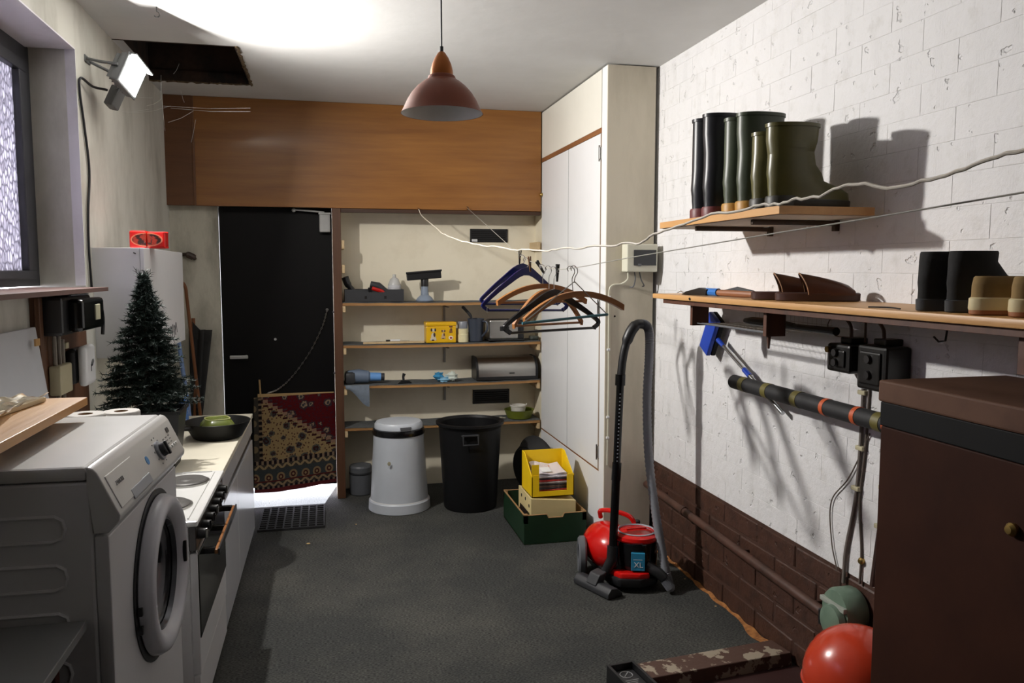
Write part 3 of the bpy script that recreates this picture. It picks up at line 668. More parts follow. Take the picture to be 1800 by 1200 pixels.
def blob(c, r, sc, seed, mat, nm, par):
    rr = random.Random(seed); b = MB(); b.sph((0, 0, 0), r, sc, 16)
    for v in b.bm.verts:
        n = v.co.normalized(); w = 1 + .22 * math.sin(n.x * 9 + seed) * math.sin(n.y * 8 + seed * 2) + .18 * math.sin(n.z * 11 + seed); v.co *= w
    mz = min(v.co.z for v in b.bm.verts)
    bmesh.ops.transform(b.bm, matrix=Matrix.Translation(Vector(c) - Vector((0, 0, mz))), verts=b.bm.verts)
    return b.build(nm, mat, par)
blob((q.x - .06, 5.77, zz), .035, (1, .9, .9), 1, M('teal_cloth', (56, 140, 186), .8), 'blue_glove', t); blob((q.x - .025, 5.75, zz), .028, (1.4, .9, .7), 2, M('pale_blue_cloth', (136, 186, 214), .8), 'pale_glove', t)
blob((q.x + .035, 5.77, zz), .036, (1.2, .9, .85), 4, M('white_cloth', (206, 214, 204), .8), 'white_glove', t)
# bread bin
x0, x1 = px(836, 672, 5.74).x, px(944, 668, 5.74).x; zz = bz(2, x1) ; zt = px(890, 628, 5.76).z
t = thing('bread_bin', 'brushed steel roll-top bread bin on the third niche shelf', 'bread bin', ((x0 + x1) / 2, 5.81, zz))
R_ = zt - zz; prof = [(5.905, 0), (5.715, 0), (5.712, .04)] + [(5.712 + (.11) * (1 - math.cos(a)), .05 + (R_ - .05) * math.sin(a)) for a in [PI / 2 * i / 10 for i in range(11)]] + [(5.905, R_)]
pb = [(y, zz + h) for y, h in prof]
MB().prism(pb, 'yz', x0 + .018, x1 - .018).build('roll_top', m_steel, t)
pe = [(y + (.004 if y > 5.85 else -.006), zz + h * 1.02 + (0 if h == 0 else .002)) for y, h in prof]
for a in (x0, x1 - .018): MB().prism(pe, 'yz', a, a + .018, .002).build('end_cap', m_bplas, t)
MB().box(x0 + .018, x1 - .018, 5.709, 5.716, zz + .001, zz + .024).build('plinth_strip', m_bplas, t)
MB().box((x0 + x1) / 2 + .015, (x0 + x1) / 2 + .055, 5.703, 5.713, zz + .045, zz + .053, .002).build('grip', m_bplas, t)
# felt flap hanging from third shelf at the post
def flap(u, v):
    x = .112 + u * .165; drop = .028 + .13 * max(0, math.sin(u * PI * .5)) ** 2.2
    return (x, 5.694 - .005 * math.sin(v * 3) * (1 + u), SH[2] - v * drop)
solo(MB().grid(flap, 14, 8, (0, .003, 0)), 'felt_flap', M('blue_grey_felt', (112, 122, 134), .95, var=.15, vs=30), (.19, 5.69, .68), 'blue-grey felt offcut hanging down from the third shelf by the post', 'felt cloth')
# lowest shelf
q = px(913, 734); zz = bz(3, q.x)
solo(MB().lathe([(0, 0), (.085, 0), (.09, .004), (.112, .062), (.116, .066), (.108, .066), (.086, .01), (0, .008)], (q.x, 5.80, zz), 32), 'green_bowl', M('olive_plastic', (104, 112, 34), .4, var=.08), (q.x, 5.80, zz), 'wide olive green plastic bowl on the lowest niche shelf', 'bowl')
solo(MB().lathe([(0, 0), (.044, 0), (.046, .003), (.058, .08), (.062, .082), (.062, .09), (.054, .09), (.042, .006), (0, .006)], (q.x - .008, 5.795, zz + .0092), 28).tube([(q.x + .05, 5.79, zz + .09), (q.x + .056, 5.788, zz + .108)], .006, 6), 'white_pot', M('white_plaster_pot', (206, 202, 192), .6, var=.1), (q.x, 5.795, zz + .0092), 'white plastic pot standing in the olive green bowl', 'pot')
for u, s in ((880, .014), (886, .01), (876, .009)):
    q = px(u, 731); zz = bz(3, q.x)
    solo(MB().sph((q.x, 5.77 + s, zz + s * .6), s, (1.3, .9, .6), 10), 'plug_fitting', M('bone_plastic', (150, 146, 128)), (q.x, 5.77 + s, zz), 'tiny pale fitting on the lowest shelf beside the green bowl', 'fitting', 'small fittings beside the green bowl')
# on the floor of the niche
q = at(632, 872, Z=0); t = thing('grey_canister', 'dark grey round canister on the floor between the post and the white bin', 'canister', (q.x, 5.66, 0))
MB().lathe([(0, 0), (.075, 0), (.08, .006), (.082, .2), (.076, .212), (0, .214)], (.21, 5.80, 0), 24).build('body', m_gry, t)
MB().lathe([(.0825, .15), (.0835, .152), (.0835, .165), (.0825, .167)], (.21, 5.80, 0), 24).build('band', m_charc, t)
t = thing('black_tub', 'black rubber tub leaning on its side behind the green crate', 'tub', (1.37, 5.45, 0))
tm = Matrix.Translation((1.44, 5.40, .228)) @ Matrix.Rotation(.42, 4, 'Z') @ Matrix.Rotation(-PI / 2 - .1, 4, 'Y') @ Matrix.Rotation(.0, 4, 'X')
MB().lathe([(0, .11), (.15, .11), (.158, .1), (.21, .0), (.224, -.004), (.224, .006), (.212, .012), (.165, .098), (.0, .10)][::-1], (0, 0, 0), 36, tm).build('shell', m_brub, t)

# ------------------------------------------------------------------ bins and crate on the floor
m_bing = M('pale_grey_bin', (186, 191, 198), .38, var=.04)
t = thing('lidded_bin', 'pale grey lidded plastic bin with black collar before the niche', 'bin', (.455, 5.40, 0))
MB().lathe([(0, 0), (.205, 0), (.21, .004), (.207, .062), (.198, .072), (.196, .075), (.172, .465), (.172, .475), (.170, .515), (0, .515)], (.455, 5.40, 0), 48).build('body', m_bing, t)
MB().lathe([(.1985, .068), (.2005, .071), (.1985, .0755)], (.455, 5.40, 0), 48).build('foot_line', m_white_metal, t)
MB().lathe([(0, .512), (.168, .512), (.176, .517), (.178, .53), (.174, .552), (.165, .556), (0, .556)], (.455, 5.40, 0), 48).build('black_collar', M('gloss_black_plastic', (16, 16, 18), .2, var=.1), t)
lid = MB().lathe([(0, .554), (.16, .554), (.163, .558), (.162, .585), (.152, .6), (.08, .606), (0, .607)], (.455, 5.40, 0), 48).build('lid', m_bing, t)
q = Vector((.49, 5.24, .585)); MB(Matrix.Translation((.49, 5.2405, .572)) @ Matrix.Rotation(.25, 4, 'Z')).box(-.038, .038, -.004, .01, -.008, .01, .002).build('lid_catch', m_gry, lid)
MB().sph(at(684, 815, Y=5.215), .012, (1, .1, 1.2), 10).build('stain', M('ochre_stain', (150, 144, 120)), t)
t = thing('open_black_bin', 'tall black plastic open dustbin with side handle beside the pale bin', 'bin', (.935, 5.32, 0))
MB().lathe([(0, 0), (.175, 0), (.182, .006), (.213, .555), (.222, .575), (.233, .58), (.233, .595), (.214, .597), (.205, .58), (.172, .02), (0, .02)], (.935, 5.32, 0), 48).build('shell', M('black_bin_plastic', (12, 12, 14), .5, spec=.3, var=.15), t)
hb = MB(Matrix.Translation((.90, 5.104, .50))); hb.tube([(-.055, .006, .035), (-.05, -.014, .03), (-.05, -.016, -.025), (.05, -.016, -.025), (.05, -.014, .03), (.055, .006, .035)], .0055, 8); hb.box(-.055, .055, -.016, .008, .03, .042, .004)
hb.build('handle', m_charc, t)

# green crate with cardboard boxes and magazines
ang = -.02
t = thing('green_crate', 'dark green cardboard produce crate holding boxes beside the white cupboard', 'crate', (1.30, 4.73, 0))
x0, x1, y0, y1, hh = 1.105, 1.49, 4.455, 5.02, .178
m_grn = M('dark_green_card', (16, 46, 24), .5, var=.15); m_card = M('brown_card', (150, 116, 76), .85, var=.1, vs=20)
MB().box(x0, x1, y0, y1, .001, .007).build('base', m_card, t)
w = .007; xm = (x0 + x1) / 2
def wall_poly(a, b, h): c = (a + b) / 2; return [(a, .001), (b, .001), (b, h), (c + .055, h), (c + .045, h - .022), (c - .045, h - .022), (c - .055, h), (a, h)]
for yy in (y0, y1 - w):
    s_ = MB().prism(wall_poly(x0, x1, hh), 'xz', yy, yy + w).build('side_wall', m_grn, t)
    e_ = [(a, b) for a, b in wall_poly(x0, x1, hh)][2:]
    k = MB()
    for p, q in zip(e_, e_[1:]): k.tube([(p[0], yy + w / 2, p[1]), (q[0], yy + w / 2, q[1])], .0045, 4)
    k.build('card_edge', m_card, s_)
for xx in (x0, x1 - w):
    s_ = MB().box(xx, xx + w, y0 + w, y1 - w, .001, hh).build('side_wall', m_grn, t)
    MB().box(xx - .001, xx + w + .001, y0 + w, y1 - w, hh - .002, hh + .003).build('card_edge', m_card, s_)
    MB().box(*((xx + w, xx + w + .001) if xx == x0 else (xx - .001, xx)), y0 + w, y1 - w, .007, hh - .003).build('card_lining', m_card, s_)
for xx, yy in ((x0 + .012, y0 + .012), (x1 - .012, y0 + .012), (x0 + .012, y1 - .012), (x1 - .012, y1 - .012)):
    MB().prism([(xx - .012, yy - .012), (xx + .012, yy - .012), (xx + .012, yy + .012), (xx - .012, yy + .012)], 'xy', hh - .05, hh + .006).build('corner_block', m_card, t)
# cream box in crate
t = thing('cream_box', 'cream cardboard box with round holes under the yellow display box', 'box', (1.30, 4.65, .0078))
m_cream = M('cream_card', (206, 188, 136), .8, var=.06)
cbx = Matrix.Translation((1.315, 4.665, 0)) @ Matrix.Rotation(.0, 4, 'Z')
MB(cbx).prism([(-.15, .0078), (.13, .0078), (.13, .23), (-.15, .255)], 'xz', -.14, .18).build('body', m_cream, t)
for yy, zz in ((.1, .215), (.0, .22), (-.09, .20)): MB(cbx).cyl((-.1515, yy, zz), (-.149, yy, zz), .011, n=12).build('hole', m_dark, t)
# yellow display box: back, sides, front frame, magazines standing inside
t = thing('yellow_display_box', 'bright yellow open display box full of magazines on the cream box', 'display box', (1.31, 4.66, .258))
m_yc = M('yellow_card', (236, 196, 16), .45, var=.04)
yx0, yx1, yy0, yy1, yz = 1.175, 1.44, 4.545, 4.80, .2565
MB().box(yx0, yx1, yy0, yy1, yz, yz + .005).build('floor_panel', m_yc, t)
side = [(yy0, yz), (yy1, yz), (yy1, yz + .235), (yy1 - .06, yz + .235), (yy0 + .012, yz + .125), (yy0, yz + .125)]
for xx in (yx0, yx1 - .005): MB().prism(side, 'yz', xx, xx + .005).build('side_panel', m_yc, t)
MB().box(yx0, yx1, yy1 - .004, yy1, yz, yz + .235).build('back_panel', m_yc, t)
MB().box(yx0, yx1, yy0, yy0 + .005, yz, yz + .035).box(yx0, yx0 + .045, yy0, yy0 + .005, yz + .035, yz + .135).box(yx1 - .045, yx1, yy0, yy0 + .005, yz + .035, yz + .135).build('front_frame', m_yc, t)
MB().prism([(yx0, yz + .135), (yx0 + .045, yz + .135), (yx0 + .045, yz + .2), (yx0, yz + .2)], 'xz', yy0 + .002, yy0 + .006).build('front_flap', m_yc, t)
cols = [(36, 30, 30), (120, 104, 96), (150, 40, 30), (44, 40, 48), (90, 70, 60), (38, 34, 34), (160, 150, 146), (170, 40, 34), (40, 36, 46), (196, 190, 198)]
for i, c_ in enumerate(cols):
    z0 = yz + .0055 + i * .0118
    g = Matrix.Translation((1.308, 4.665, z0)) @ Matrix.Rotation(random.uniform(-.04, .04), 4, 'Z')
    o = solo(MB(g).box(-.1, .1, -.1, .105, 0, .011, .002), 'magazine', M('magazine_cover_%d' % i, c_, .4, rgb2=tuple(min(255, v + 50) for v in c_), mix_lo=.5, mix_hi=.62, vs=30), (1.308, 4.665, z0),
         'magazine in the yellow display box, %s of its stack' % ['bottom one', 'second from the bottom', 'third from the bottom', 'fourth from the bottom', 'fifth from the bottom', 'fifth below the leaflets', 'fourth below the leaflets', 'third below the leaflets', 'second below the leaflets', 'right under the leaflets'][i], 'magazine', 'magazines in the yellow display box')
for i in range(2):
    z0 = yz + .0065 + len(cols) * .0118 + i * .007
    t = thing('leaflet_bag', ['plastic wrapped advertising leaflets with a white address label on the magazine stack', 'white leaflet packet with orange and red print on the magazine stack'][1 - i], 'leaflets', (1.308, 4.67, z0))
    g = lambda u, v, i=i, z0=z0: (1.215 + u * .185, 4.57 + v * .21, z0 + .0015 + .018 * v * v + .010 * math.sin(u * 5 + i) * v + (i * .004 * math.sin(u * 9)))
    MB().grid(g, 12, 10, (0, 0, .004)).build('packet', M('leaflet_paper_%d' % i, (214, 208, 216), .3, rgb2=(196, 96, 60) if i == 0 else (200, 194, 204), mix_lo=.6, mix_hi=.66, vs=14), t)
    if i == 1: MB().grid(lambda u, v: (1.25 + u * .06, 4.585 + v * .08, z0 + .0125 + .018 * (.1 + v * .38) ** 2 + .008 * (.1 + .38 * v)), 3, 3, (0, 0, .001)).build('address_label', m_wlam, t)
t = thing('folded_paper', 'folded white and black leaflet tucked in the near side of the green crate', 'leaflet', (1.15, 4.6, .008))
MB(Matrix.Translation((1.13, 4.6, .008)) @ Matrix.Rotation(.1, 4, 'Y')).box(-.012, -.009, -.09, .09, 0, .13).build('white_sheet', m_wlam, t)
MB(Matrix.Translation((1.140, 4.66, .008)) @ Matrix.Rotation(.1, 4, 'Y')).box(-.008, -.005, -.1, .08, 0, .165).build('black_sheet', m_bplas, t)

# ------------------------------------------------------------------ vacuum cleaner
m_vred = M('gloss_red_plastic', (200, 20, 16), .22, var=.05, coat=.4)
m_tint = M('smoked_bin', (14, 14, 16), .12, var=.1)
vc = thing('vacuum_cleaner', 'red cylinder vacuum cleaner with black dust bin and grey hose beside the cupboard', 'vacuum cleaner', (1.5, 3.85, 0))
bd = MB(); bd.sph((1.445, 3.95, .15), 1, (.13, .19, .122), 28)
for v in bd.bm.verts:
    if v.co.z < .05: v.co.z = .05
bd.build('body', m_vred, vc)
MB().prism([(1.36, 3.75), (1.40, 3.66), (1.50, 3.625), (1.60, 3.65), (1.65, 3.74), (1.64, 3.98), (1.56, 4.1), (1.36, 4.1)], 'xy', .03, .075, .01).build('chassis', m_bplas, vc)
MB().prism([(1.375, 3.74), (1.41, 3.665), (1.50, 3.635), (1.56, 3.64), (1.56, 3.70), (1.44, 3.74)], 'xy', .066, .10, .012).build('bumper', m_vred, vc)
MB().lathe([(0, .07), (.098, .07), (.106, .08), (.11, .235), (.105, .245), (0, .245)], (1.535, 3.775, 0), 36).build('dust_bin', m_tint, vc)
lidv = MB().lathe([(0, .25), (.113, .243), (.118, .252), (.116, .268), (.1, .28), (.094, .281), (.09, .276), (.05, .285), (0, .288)], (1.535, 3.775, 0), 36).build('lid', m_vred, vc)
MB().lathe([(.098, .2795), (.1, .283), (.093, .286), (.09, .2795)], (1.535, 3.775, 0), 36).build('lid_ring', m_lgry, lidv)
MB().box(1.48, 1.59, 3.77, 3.785, .283, .295, .004).build('lid_grip', m_vred, lidv)
MB().tube(spline([(1.44, 4.06, .27), (1.43, 4.03, .315), (1.47, 3.95, .335), (1.54, 3.90, .318), (1.57, 3.885, .28)], 6), .013, 10).build('carry_handle', m_vred, vc)
MB().lathe([(0, 0), (.017, 0), (.017, .02), (.012, .026), (0, .026)], (1.585, 3.89, .27), 14).build('button', m_bplas, vc)
wh = MB(); wm = Matrix.Translation((1.30, 3.955, .105)) @ Matrix.Rotation(-.25, 4, 'Z') @ Matrix.Rotation(PI / 2, 4, 'Y')
wheel = MB().lathe([(.058, -.02), (.088, -.022), (.1, -.012), (.1, .012), (.088, .022), (.058, .02), (.058, -.02)], (0, 0, 0), 36, wm).build('wheel', m_gry, vc)
MB().lathe([(0, -.015), (.02, -.017), (.024, -.012), (.058, -.014), (.058, .014), (0, .014)], (0, 0, 0), 24, wm).build('hub_cap', m_bplas, wheel)
# label
lm = Matrix.Translation((1.50, 3.661, .155)) @ Matrix.Rotation(-.33, 4, 'Z')
lab = MB(lm).box(-.034, .034, -.003, .012, -.045, .045, .001).build('label_plate', M('cyan_label', (48, 140, 180), .4, var=.05), vc)
text_part('label_text', 'XL', .038, lm @ Matrix.Translation((.002, -.0036, -.016)) @ Matrix.Rotation(PI / 2, 4, 'X'), m_wlam, lab)
MB(lm).box(-.024, .022, -.0036, -.003, .010, .014).build('print_line', M('label_pale', (170, 205, 220)), lab)
# hose inlet, hose with ribs, wand, handle, floor head
MB().tube([(1.56, 3.68, .12), (1.60, 3.635, .10), (1.625, 3.615, .075)], [.03, .028, .026], 14).build('inlet_elbow', m_bplas, vc)
hp = spline([(1.625, 3.615, .07), (1.648, 3.60, .035), (1.655, 3.625, .045), (1.642, 3.65, .12), (1.615, 3.70, .35), (1.585, 3.74, .65), (1.575, 3.755, .95), (1.585, 3.76, 1.2), (1.582, 3.76, 1.31), (1.563, 3.757, 1.345), (1.538, 3.755, 1.352)], 26)
hr = [.0205 if i % 2 else .0245 for i in range(len(hp))]
MB().tube(hp, hr, 12).build('hose', M('silver_grey_hose', (134, 136, 142), .4, .1, var=.1), vc, sharp=80)
MB().tube(spline([(1.54, 3.755, 1.352), (1.51, 3.752, 1.348), (1.478, 3.75, 1.31), (1.452, 3.75, 1.24), (1.437, 3.75, 1.16), (1.428, 3.75, 1.06)], 5), [.024] * 6 + [.028] * 8 + [.021] * 11 + [.022], 14).build('handle', m_bplas, vc)
MB().tube([(1.428, 3.75, 1.10), (1.427, 3.75, 1.045)], .026, 14).tube([(1.4275, 3.75, 1.045), (1.412, 3.748, .62)], .0195, 14).tube([(1.414, 3.748, .65), (1.409, 3.747, .56)], .024, 14).tube([(1.41, 3.747, .58), (1.395, 3.74, .20)], .0215, 14).build('wand', M('gloss_black_metal', (14, 14, 16), .2, .2), vc)
dots = MB()
for i in range(20):
    k = i / 19; z = 1.0 - k * .36; dots.box(1.4265 - k * .013 - .003 - .006, 1.4265 - k * .013 - .003, 3.7285, 3.733, z, z + .006)
tag(dots.build('adjustment_dots', m_lgry, vc), kind='stuff')
MB().tube([(1.396, 3.742, .22), (1.39, 3.735, .15), (1.355, 3.74, .085)], [.03, .03, .026], 14).build('swivel_neck', m_bplas, vc)
fm = Matrix.Translation((1.312, 3.73, 0)) @ Matrix.Rotation(math.radians(-68), 4, 'Z')
MB(fm).prism([(-.05, .004), (.05, .004), (.046, .022), (.012, .05), (-.03, .055), (-.05, .03)], 'yz', -.135, .135, .006).build('floor_head', m_charc, vc)
MB(fm).prism([(-.05, .04), (.01, .045), (.03, .10), (-.02, .09)], 'yz', -.04, .035, .006).build('head_joint', m_charc, vc)

# ------------------------------------------------------------------ floodlight (the lamp that lights the room)
fn = FLOOD_N; fh = Vector((.24, .91, -.35)); fh = (fh - fn * fh.dot(fn)).normalized(); fu = fn.cross(fh).normalized()
FM = Matrix((( fh.x, fu.x, fn.x, FLOOD_POS.x), (fh.y, fu.y, fn.y, FLOOD_POS.y), (fh.z, fu.z, fn.z, FLOOD_POS.z), (0, 0, 0, 1)))
m_fgrey = M('floodlight_grey', (104, 106, 106), .5, .2, var=.1)
t = thing('wall_floodlight', 'grey LED floodlight switched on, bracketed to the left wall under the loft hatch', 'floodlight', (XL, 3.95, 2.40))
MB(FM).box(-.075, .075, -.07, .07, -.05, -.012, .008).box(-.08, .08, -.075, .075, -.014, -.005, .003).box(-.078, .078, .066, .074, -.006, .028, .002).build('housing', m_fgrey, t)
fin = MB(FM)
for i in range(7): fin.box(-.07 + i * .022, -.066 + i * .022, -.06, .06, -.068, -.048)
fin.build('cooling_fins', m_fgrey, t)
def emis(name, c, s):
    m = bpy.data.materials.new(name); m.use_nodes = True; nt = m.node_tree; nt.nodes.clear()
    e = nd(nt, 'ShaderNodeEmission'); e.inputs[0].default_value = (*c, 1); e.inputs[1].default_value = s
    o = nd(nt, 'ShaderNodeOutputMaterial'); nt.links.new(e.outputs[0], o.inputs[0]); return m
MB(FM).box(-.068, .068, -.063, .063, -.0045, -.002).build('lens', emis('led_lens', (1, .98, .95), 25), t)
al = bpy.data.lights.new('floodlight_light', 'AREA'); al.shape = 'RECTANGLE'; al.size = .10; al.size_y = .09; al.energy = FLOOD_W; al.color = (1, .965, .92)
ao = bpy.data.objects.new('floodlight_light', al); C.objects.link(ao); ao.parent = t
ao.matrix_world = XF[t].inverted() @ (FM @ Matrix.Rotation(PI, 4, 'X'))
def loc_m(o, mw, par): o.matrix_local = XF[par].inverted() @ mw
loc_m(ao, FM @ Matrix.Translation((0, 0, .002)) @ Matrix.Rotation(PI, 4, 'X'), t)
side_a = FM @ Vector((-.085, 0, -.03)); side_b = FM @ Vector((.085, 0, -.03))
wa = Vector((XL + .004, 3.96, 2.55)); 
yk = MB(); yk.tube([side_a, side_a + (wa - side_a) * .55, wa + Vector((.0, -.03, 0)), wa + Vector((0, .03, 0)), side_b + (wa - side_b) * .55, side_b], .007, 6)
yk.box(XL, XL + .006, 3.92, 4.0, 2.535, 2.565, .002); yk.build('yoke_bracket', m_fgrey, t)
DR = at(203, 172, X=-.93)
dm = Matrix.Translation(DR) @ FM.to_3x3().to_4x4()
MB(dm).box(-.03, .03, -.05, .05, -.025, .02, .006).box(-.02, .02, .05, .065, -.015, .01, .003).build('driver_box', m_fgrey, t)
MB().tube([DR + Vector((0, 0, .04)), FM @ Vector((0, -.03, -.05))], .008, 6).build('driver_arm', m_fgrey, t)
m_cable = M('black_cable', (24, 24, 28), .5, var=.1)
cp = spline([DR + Vector((-.03, -.02, .03)), at(163, 152, X=XL + .03), at(142, 137, X=XL + .012), at(140, 160, X=XL + .008), at(148, 220, X=XL + .008), at(157, 300, X=XL + .008), at(155, 370, X=XL + .008), at(156, 430, X=XL + .008), at(161, 505, X=XL + .008)], 8)
solo(MB().tube(cp, .0055, 8), 'lamp_cable', m_cable, tuple(cp[-1]), 'black cable running down the left wall from the floodlight', 'cable')

# cobwebs near the lamp
cw = MB(); rr = random.Random(3)
def thread(a, b, sag=.01, r=.0006):
    a, b = Vector(a), Vector(b); cw.tube([a, (a + b) / 2 - Vector((0, 0, sag)), b], r, 3)
for (u1, v1, u2, v2) in ((196, 196, 262, 192), (200, 190, 240, 198), (258, 186, 284, 174), (283, 174, 283, 132), (285, 178, 290, 230), (240, 198, 300, 186), (296, 215, 340, 195), (318, 160, 324, 180), (305, 130, 315, 112), (285, 186, 440, 190), (344, 210, 336, 250), (300, 190, 440, 196), (220, 165, 268, 172)):
    thread(at(u1, v1, Y=4.5), at(u2, v2, Y=4.62), .008)
tag(solo(cw, 'cobwebs', M('cobweb_silk', (215, 215, 210), .6), (-.9, 4.5, 2.3), 'dusty cobweb threads hanging under the loft hatch by the floodlight', 'cobweb'), kind='stuff')
hk = at(275, 12, Z=ZC)
solo(MB().tube([(hk.x, hk.y, ZC), (hk.x, hk.y, ZC - .02)] + [(hk.x + .012 * math.sin(a), hk.y, ZC - .032 - .012 * math.cos(a) * -1) for a in [.2 + i * .5 for i in range(9)]], .0025, 6), 'ceiling_hook', m_iron, (hk.x, hk.y, ZC - .045), 'small dark screw hook in the ceiling near the loft hatch', 'hook')

# ------------------------------------------------------------------ pendant lamp
m_lampsh = M('rust_brown_lacquer', (128, 62, 34), .4, var=.06)
lc = at(777, 200, Y=2.6); LX, LY, LZ = lc.x, 2.6, lc.z
t = thing('pendant_lamp', 'rust brown metal pendant lamp with copper cap hanging from the ceiling', 'lamp', (LX, LY, LZ))
MB().lathe([(.132, 0), (.128, .006), (.121, .02), (.112, .04), (.098, .063), (.078, .085), (.058, .101), (.046, .108), (.043, .117), (.036, .122), (.032, .122)], (LX, LY, LZ), 56).build('shade', m_lampsh, t)
MB().lathe([(.1305, .0005), (.1265, .006), (.1195, .02), (.1105, .039), (.0965, .061), (.0765, .083), (.0565, .099), (.03, .110), (0, .112)], (LX, LY, LZ), 56).build('shade_lining', M('white_lining', (212, 212, 208), .5), t)
MB().lathe([(.037, .12), (.036, .135), (.031, .155), (.022, .175), (.012, .19), (.007, .194), (0, .194)], (LX, LY, LZ), 32).build('cap', M('copper_cap', (164, 96, 40), .3, .5, var=.05), t)
MB().cyl((LX, LY, LZ + .192), (LX, LY, LZ + .21), .006, n=10).build('strain_relief', m_charc, t)
MB().cyl((LX, LY, LZ + .205), (LX, LY, ZC), .0028, n=8).build('flex', M('grey_flex', (70, 72, 78), .5), t)
MB().lathe([(0, .035), (.02, .04), (.029, .06), (.026, .08), (.014, .1), (0, .11)], (LX, LY, LZ), 20).build('bulb', M('opal_bulb', (225, 224, 215), .25), t)

# ------------------------------------------------------------------ left wall: sill, meter board, cabinet
m_sill = wood('worn_sill_wood', (104, 74, 66), (80, 54, 48), axis=1, scale=14, rough=.7)
def sillf(u, v): return (XL - .18 + u * .35, WY0 - .6 + v * (3.66 - WY0 + .6), 1.538 + .006 * math.sin(v * 4) + (.004 * u))
sl = MB().grid(lambda u, v: (XL - .17 + u * (.17 + .13), WY0 + .002 + v * (3.62 - WY0), 1.5355 + .006 * (1 - v) ** 2), 2, 10, (0, 0, .016))
solo(sl, 'window_sill', m_sill, (XL + .05, 3, 1.535), 'worn reddish brown wooden board laid on the window ledge', 'sill board')
zs = 1.5555
t = thing('grey_packet', 'tall grey and purple printed box with red top on the window sill', 'box', (-.97, 2.55, zs))
q = at(8, 480, X=-.93)
MB().box(-.99, -.93, 2.41, 2.545, zs + .0045, zs + .10, .002).build('carton', M('grey_carton', (112, 110, 120), .5, rgb2=(140, 138, 146), mix_lo=.5, mix_hi=.55, vs=30, stretch=(.1, .1, 2)), t)
MB().box(-.9905, -.9295, 2.4095, 2.5455, zs + .0045, zs + .022, .001).build('purple_band', M('purple_print', (116, 70, 112), .5), t)
MB().box(-.985, -.94, 2.42, 2.515, zs + .1005, zs + .17, .004).build('red_top', M('crimson_card', (170, 40, 50), .5), t)
m_mb = wood('brown_meter_board', (98, 62, 36), (74, 46, 26), axis=2, scale=12, rough=.6)
mbd = thing('meter_board', 'brown wooden board carrying the electricity meter under the window sill', 'board', (-1.01, 3.43, 1.0))
MB().box(XL, XL + .018, 3.10, 3.70, .98, 1.525, .002).build('board', m_mb, mbd)
MB().box(XL + .0185, XL + .035, 3.09, 3.126, .98, 1.525, .002).build('batten', m_mb, mbd)
# meter
t = thing('electricity_meter', 'black electricity meter with glass window on the brown board', 'electricity meter', (-.96, 3.3, 1.40))
mx0 = XL + .02
MB().box(mx0, mx0 + .075, 3.13, 3.50, 1.385, 1.525, .012).build('case', m_bplas, t)
MB().box(mx0 + .07, mx0 + .125, 3.20, 3.49, 1.395, 1.515, .014).build('cover', M('gloss_black', (12, 12, 12), .15), t)
MB().box(mx0 + .122, mx0 + .128, 3.36, 3.42, 1.43, 1.49, .002).build('register_window', M('pale_register', (190, 188, 160), .3), t)
for i in range(4): MB().tube(spline([(mx0 + .06, 3.25 + i * .05, 1.523), (mx0 + .075, 3.255 + i * .055, 1.529), (mx0 + .07, 3.33 + i * .05, 1.527)], 4), .0035, 6).build('seal_wire', m_lgry, t)
solo(MB().tube(spline([(mx0 + .05, 3.505, 1.50), (mx0 + .09, 3.545, 1.49), (mx0 + .1, 3.56, 1.43), (mx0 + .1, 3.545, 1.36)], 6), .007, 8), 'meter_cable', m_cable, (mx0 + .1, 3.55, 1.36), 'stiff black cable loop hanging beside the electricity meter', 'cable')
m_beige = M('beige_plastic', (178, 170, 140), .5, var=.06)
t = thing('junction_box', 'beige junction box with conduits below the electricity meter', 'junction box', (mx0, 3.25, 1.12))
MB().box(mx0, mx0 + .04, 3.20, 3.34, 1.16, 1.27, .006).build('box', m_beige, t)
for i, (y, z0, z1) in enumerate(((3.22, 1.27, 1.39), (3.27, 1.27, 1.39), (3.31, 1.27, 1.36), (3.24, 1.0, 1.16), (3.30, 1.0, 1.16))): MB().cyl((mx0 + .018, y, z0), (mx0 + .018, y, z1), .008, n=8).build('conduit', M('grey_conduit', (120, 112, 100), .5), t)
for y, z in ((3.335, 1.335), (3.215, 1.09), (3.31, 1.10)): MB().box(mx0, mx0 + .03, y - .015, y + .015, z - .012, z + .012, .003).build('clip', m_beige, t)
t = thing('white_router', 'white oval wireless box on a black holder under the meter', 'router', (mx0, 3.45, 1.17))
MB().box(mx0, mx0 + .04, 3.39, 3.52, 1.175, 1.315, .015).build('holder', m_bplas, t)
MB().box(mx0 + .042, mx0 + .075, 3.395, 3.53, 1.165, 1.325, .016, 4).build('shell', m_wlam, t)
MB().tube(spline([(mx0 + .0755, 3.455, 1.22), (mx0 + .0755, 3.46, 1.245), (mx0 + .0755, 3.485, 1.265)], 4), [.002] * 4 + [.006] * 4 + [.003], 6).build('logo_mark', m_charc, t)
